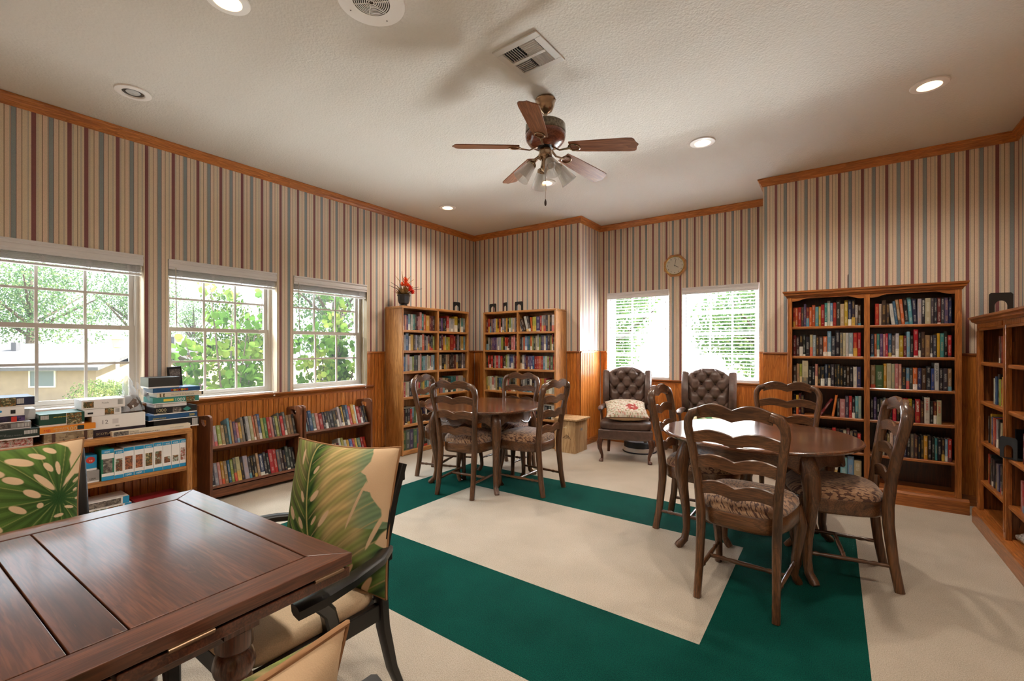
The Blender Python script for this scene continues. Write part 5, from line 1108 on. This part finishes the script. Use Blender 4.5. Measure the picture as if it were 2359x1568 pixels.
# ------------------------------------------------------------------ jigsaw boxes; front faces +x, local frame of the low shelf (x = world y)
def box_thing(name, label, cat, y0, y1, z0, z1, xf, dep, mat, grp='jigsaw boxes on the low shelf', lid=True, topm=None, rz=0):
    """world: y0..y1 wide, z0..z1 high, front at x = xf"""
    t = thing(name, label, cat, (xf, (y0+y1)/2, z0), 90+rz, grp); W_ = y1-y0; hh = z1-z0-.0006
    if lid and hh > .03:
        MB().box(-W_/2+.0012, W_/2-.0012, .0012, dep-.0012, 0, hh*.3).build('tray', whitec, t); MB().box(-W_/2, W_/2, 0, dep, hh*.14, hh).build('lid', [mat, topm or mat], t, bevel=.0012)
    else: MB().box(-W_/2, W_/2, 0, dep, 0, hh).build('case', mat, t, bevel=.0012)
    t['w'] = W_; t['h'] = hh; return t
def panel(t, f0, f1, g0, g1, mat, name='picture_panel'):
    W_, hh = t['w'], t['h']; MB().box(-W_/2+W_*f0, -W_/2+W_*f1, -.0009, -.0001, hh*g0, hh*g1).build(name, mat, t)
def word(t, s, f, g, size, mat, name='lettering', sx=1.0): text(s, size, mat, t, (-t['w']/2+t['w']*f, -.0011, t['h']*g), (R(90), 0, 0), name, .0002, sx=sx)
def pc(n_, *c): return plain(n_, srgb(*c), .4)
TZ = HE
navy, cob, tealc, blk, grnd, orng, grey_, cream_ = pc('navy_card',30,38,66), pc('cobalt_card',28,76,120), pc('teal_card',58,136,126), pc('black_card',24,22,24), pc('green_card',22,66,50), pc('orange_card',222,134,34), pc('grey_card',148,142,140), pc('cream_card',222,208,186)
dgr = pc('dark_green_card',30,46,42); XF = -4.335
a = box_thing('puzzle_box', 'jigsaw box with garden flowers print at base of pile by window', 'puzzle box', .25, .585, TZ, .724, XF, .25, art_d)
a = box_thing('puzzle_box', 'dark green jigsaw box with barcode and white small print', 'puzzle box', .26, .612, .725, .786, XF+.02, .27, dgr); panel(a, .80, .97, .45, .85, barc, 'barcode')
for k in range(3): word(a, 'PUZZLE PUZZLE', .15+.2*k, .62-.13*k, .011, inkg)
a = box_thing('puzzle_box', 'grey jigsaw box with small dark picture under purple box', 'puzzle box', .25, .578, .787, .832, XF-.01, .22, grey_); panel(a, .55, .72, .2, .85, art_e); panel(a, .80, .98, .25, .8, barc, 'barcode')
a = box_thing('puzzle_box', 'jigsaw box with dark purple night picture', 'puzzle box', .24, .548, .833, .876, XF, .2, art_p); panel(a, .80, .88, .1, .9, inkr)
a = box_thing('puzzle_box', 'white jigsaw box with blue puzzle piece emblem', 'puzzle box', .24, .545, .877, .933, XF, .2, whitec)
m = MB().lathe([(.014,0),(.014,.0006)], 12, Matrix.Translation((.03,-.0002,.028)) @ Matrix.Rotation(R(90), 4, 'X'))
for dx, dz in ((-.018,0),(.018,.004),(0,.017),(.003,-.017)): m.lathe([(.007,0),(.007,.0006)], 10, Matrix.Translation((.03+dx,-.0002,.028+dz)) @ Matrix.Rotation(R(90), 4, 'X'))
m.build('emblem', inkb, a); panel(a, .80, .87, .25, .7, ink, 'emblem')
a = box_thing('puzzle_box', 'navy jigsaw box with red flower photo on top of pile by window', 'puzzle box', .24, .592, .934, .997, XF, .26, navy); panel(a, .52, .76, .1, .95, art_c); panel(a, .77, .86, .3, .85, barc, 'barcode'); panel(a, .38, .48, .25, .8, inkt, 'emblem')
a = box_thing('puzzle_box', 'small white jigsaw box behind the purple one', 'puzzle box', .555, .612, .833, .905, XF-.11, .12, whitec)
a = box_thing('toy_suitcase', 'jigsaw box printed like an old leather suitcase', 'puzzle box', .632, .880, TZ, .735, XF+.02, .2, art_f); panel(a, .15, .22, .05, .98, pc('strap_brown',80,52,44), 'printed_strap'); panel(a, .80, .87, .05, .98, pc('strap_brown_b',80,52,44), 'printed_strap')
MB().tube([(-.03,-.0015,.02),(-.02,-.002,.006),(.03,-.002,.006),(.045,-.0015,.03)], .006, 6, flat=.3).build('printed_handle', pc('handle_dark',52,44,44), a)
a = box_thing('puzzle_box', 'orange jigsaw box marked 500 lying on suitcase print box', 'puzzle box', .612, .892, .7355, .7825, XF+.025, .23, orng); word(a, 'MB', .06, .3, .026, inkr); word(a, '500', .45, .22, .038, inkt); word(a, 'CROXLEY', .23, .55, .014, inkt); word(a, 'PUZZLE', .27, .22, .014, inkt); panel(a, .655, .78, .25, .85, dgr)
a = box_thing('puzzle_box', 'deep green jigsaw box with shelf of jars picture', 'puzzle box', .612, .836, .783, .868, XF+.01, .24, grnd, topm=whitec); panel(a, .02, .2, .6, .92, barc, 'barcode'); panel(a, .575, .585, .02, .98, whitec); panel(a, .59, .93, .04, .96, art_c); panel(a, .59, .93, .50, .53, whitec)
word(a, 'JARS AND POTS', .3, .68, .010, inky)
a = box_thing('notebook', 'dark bound book with pale lettering under big white carton', 'book', .885, 1.19, TZ, .722, XF-.005, .2, pc('plum_card',44,32,46), lid=False); word(a, 'SCOTLAND', .05, .3, .022, inkt)
a = box_thing('carton', 'large white cardboard carton marked 12 with open top', 'carton', .877, 1.186, .723, .823, XF-.005, .24, whitec, lid=False); word(a, '12', .16, .38, .042, inkg); panel(a, .37, .48, .35, .7, pc('faint_print',206,200,200), 'print'); panel(a, .42, .5, .12, .22, barc, 'barcode')
a = box_thing('puzzle_box', 'white jigsaw box with oval logo resting on big carton', 'puzzle box', .835, 1.043, .824, .877, XF-.01, .2, whitec); panel(a, .55, .80, .08, .95, art_c); panel(a, .83, .95, .3, .85, barc, 'barcode'); panel(a, .1, .24, .3, .55, ink, 'emblem')
a = box_thing('puzzle_box', 'white jigsaw box with wide brown picture topmost above carton', 'puzzle box', .822, 1.064, .878, .945, XF-.005, .21, whitec); panel(a, .04, .27, .15, .8, art_c); panel(a, .82, .95, .3, .85, barc, 'barcode'); word(a, 'Puzzle', .45, .5, .016, inkg)
a = box_thing('puzzle_box', 'long cream panoramic jigsaw box along shelf front edge', 'puzzle box', .975, 1.462, TZ, .706, -4.268, .055, cream_); panel(a, .01, .19, .1, .9, art_e); word(a, 'Dover Falls', .20, .55, .012, ink); word(a, '750 PIECE PANORAMIC PUZZLE', .20, .15, .013, ink); word(a, 'DATA AND PUZZLE', .72, .4, .010, inkg)
a = box_thing('puzzle_box', 'flat black and white jigsaw box under the blue 500 box', 'puzzle box', 1.24, 1.548, TZ, .742, XF-.005, .21, blk); panel(a, .84, .97, .15, .9, barc, 'barcode')
a = box_thing('puzzle_box', 'blue jigsaw box marked 500 under the black 1000 box', 'puzzle box', 1.205, 1.535, .743, .786, XF, .22, cob); word(a, '500', .82, .35, .026, inky); word(a, 'JIGSAW PUZZLE', .08, .3, .012, inky)
a = box_thing('puzzle_box', 'black jigsaw box marked 1000 with green diamond emblem', 'puzzle box', 1.240, 1.532, .787, .843, XF, .22, blk); word(a, '1000', .03, .42, .036, inkt); word(a, 'PIECE PUZZLE', .07, .16, .010, inkt); panel(a, .42, .62, .15, .9, art_e)
MB().prism([(.045,.03),(.075,.052),(.105,.03),(.075,.012)], 'y', -.0009, -.0002).build('emblem', tealc, a)
a = box_thing('puzzle_box', 'slim white jigsaw box between black and teal boxes', 'puzzle box', 1.248, 1.462, .844, .872, XF-.01, .2, whitec, lid=False); panel(a, .02, .24, .1, .9, barc, 'barcode')
a = box_thing('puzzle_box', 'teal jigsaw box marked 1000 with yellow label', 'puzzle box', 1.232, 1.548, .873, .922, XF, .22, tealc); word(a, '1000', .45, .28, .036, inkw); panel(a, .22, .43, .35, .75, inky); panel(a, .70, .90, .02, .98, art_c)
a = box_thing('puzzle_box', 'cream jigsaw box titled village dantan', 'puzzle box', 1.262, 1.583, .923, .957, XF-.005, .2, cream_); word(a, "VILLAGE D'ANTAN", .28, .28, .019, inkg); panel(a, .05, .08, .1, .9, art_c); panel(a, .12, .15, .1, .9, art_c); panel(a, .95, .985, .1, .9, ink)
a = box_thing('puzzle_box', 'navy blue jigsaw box with round orange letters under open black box', 'puzzle box', 1.232, 1.555, .958, .998, XF, .22, cob)
for k in range(7): MB().lathe([(.009,0),(.009,.0006),(.005,.0006),(.005,0)], 12, Matrix.Translation((-.035+k*.017,-.0002,.02)) @ Matrix.Rotation(R(90), 4, 'X')).build('round_letter', (inkr, inky, orng)[k % 3], a)
a = box_thing('puzzle_box', 'plain black topped game box on top of jigsaw pile', 'puzzle box', 1.206, 1.412, .999, 1.083, XF-.005, .19, pc('charcoal_card',52,50,48), lid=True, topm=whitec)
# plaque on the sill, plastic bag with brown pieces
o = bev(MB().box(-.05, .05, -.009, .009, 0, .29).build('plaque', blk), .002); o.location = (-4.56, 1.462, WZ0+.004); o.rotation_euler = (R(0), R(-4), R(90)); tag(o, 'dark framed plaque leaning on window sill behind jigsaw pile', 'plaque'); MB().box(-.038, .038, -.0105, -.0092, .17, .27).build('picture', art_e, o)
t = thing('plastic_bag', 'clear plastic bag of brown jigsaw pieces in the white carton', 'bag', (-4.43, 1.125, .8245)); rb = random.Random(4)
brownp = art('loose_pieces', [srgb(82, 62, 50), srgb(120, 92, 74), srgb(60, 48, 42), srgb(98, 70, 56), srgb(140, 120, 104)], 160, 5)
m = MB(); rings = []
for k in range(8):
    f = k/7; z = .13*f; r_ = .062*math.sin(math.pi*(.35+.6*f))+.004; rings.append([Vector((r_*math.cos(2*math.pi*j/16)*(1+.12*rb.uniform(-1,1)), r_*1.05*math.sin(2*math.pi*j/16)*(1+.12*rb.uniform(-1,1)), z)) for j in range(16)])
m.loft(rings).build('contents', brownp, t, smooth=50)
def film():
    m, n, b = new_mat('clear_film'); b.inputs['Base Color'].default_value = (.85, .9, .95, 1); b.inputs['Roughness'].default_value = .12; b.inputs['Alpha'].default_value = .38; b.inputs['Specular IOR Level'].default_value = 1.0; return m
m = MB(); rings = []
for k in range(12):
    f = k/11; z = .01+.27*f; r_ = .073*(1-f)**.7*(1-.3*math.sin(math.pi*f))+.006; rings.append([Vector((r_*math.cos(2*math.pi*j/22)*(1+.22*rb.uniform(-1,1)), r_*1.1*math.sin(2*math.pi*j/22)*(1+.22*rb.uniform(-1,1))-.03*f, z)) for j in range(22)])
m.loft(rings, cap=False); m.grid(lambda u, v: Vector((.02*math.sin(u*9), .03+.09*u, .2-.12*u+.05*(v-.5)+.01*math.sin(u*12+v*7))), 10, 4)
m.build('film', film(), t, smooth=30)
# upright boxes on the shelf below
g2 = 'upright jigsaw boxes inside the low shelf'; sky_ = pc('sky_blue_card', 28, 138, 186)
AR_ = [art_e, art_a, art_b, art_b, art_c, art_a, whitec, whitec, art_d]
desc = ['white and grey town', 'green lake', 'red canyon', 'orange sunset canyon', 'brown church', 'harbour town', 'small lawn photo beside harbour box', 'small lawn photo beside flower box', 'pink flower']
yy = .912
for k in range(9):
    wd = (.072, .055, .062, .060, .060, .058, .056, .055, .045)[k]; hz_ = (.222, .205, .214, .214, .214, .218, .216, .218, .218)[k]; xo = (.012, .008, 0, 0, 0, 0, 0, 0, -.003)[k]
    a = box_thing('puzzle_box', 'upright blue and white jigsaw box, %s picture, inside low shelf' % desc[k], 'puzzle box', yy, yy+wd-.002, .3635, .3635+hz_, -4.272+xo, .19, whitec if k else pc('bright_green_card', 40, 120, 90), g2, lid=False)
    panel(a, 0.02, .98, .88, 1.0, sky_); panel(a, .02, .98, 0, .12, sky_); panel(a, .14, .86, .24, .7 if k not in (6, 7) else .46, AR_[k] if k not in (6, 7) else art_a); panel(a, .02, .98, .7, .87, whitec, 'white_band'); panel(a, .02, .98, .13, .23, whitec, 'white_band')
    up = k not in (2, 3); word(a, '1000', .14, .895 if up else .03, .019, inkw); yy += wd
a = box_thing('puzzle_box', 'small white jigsaw box marked 1000 left of upright row', 'puzzle box', .835, .905, .363, .447, -4.275, .16, grey_, g2); word(a, '1000', .2, .25, .018, ink)
a = box_thing('puzzle_box', 'small box with round red label above the white 1000 box', 'puzzle box', .835, .893, .4475, .555, -4.285, .14, sky_, g2); MB().lathe([(.024,0),(.024,.0006)], 20, Matrix.Translation((-.005,-.0002,.075)) @ Matrix.Rotation(R(90), 4, 'X')).build('round_label', inkr, a); word(a, 'NI', .3, .6, .016, inkw)
a = box_thing('puzzle_box', 'long purple jigsaw box marked 560 behind split leaf pillow', 'puzzle box', .25, .735, .363, .56, -4.28, .2, pc('plum_box', 92, 38, 62), g2); word(a, '560', .58, .72, .045, inkg)
for k in range(3):
    a = box_thing('puzzle_box', ['blue edged jigsaw box lowest of three on bottom shelf', 'blue edged jigsaw box between two others on bottom shelf', 'blue edged jigsaw box with cats picture topmost on bottom shelf'][k], 'puzzle box', .80+.004*k, 1.10-.012*k, .061+.052*k, .061+.052*k+.051, -4.282-.004*k, .2, whitec, g2); panel(a, .1, .82, .1, .9, art_e if k == 2 else art_a); panel(a, 0, .09, 0, 1, sky_); panel(a, .86, 1, 0, 1, sky_)
a = box_thing('puzzle_box', 'long red jigsaw box marked 1000 on bottom shelf', 'puzzle box', 1.115, 1.40, .061, .15, -4.285, .2, pc('rose_card', 150, 40, 48), g2); word(a, '1000', .64, .5, .036, inkt); panel(a, .03, .5, .1, .9, art_d)
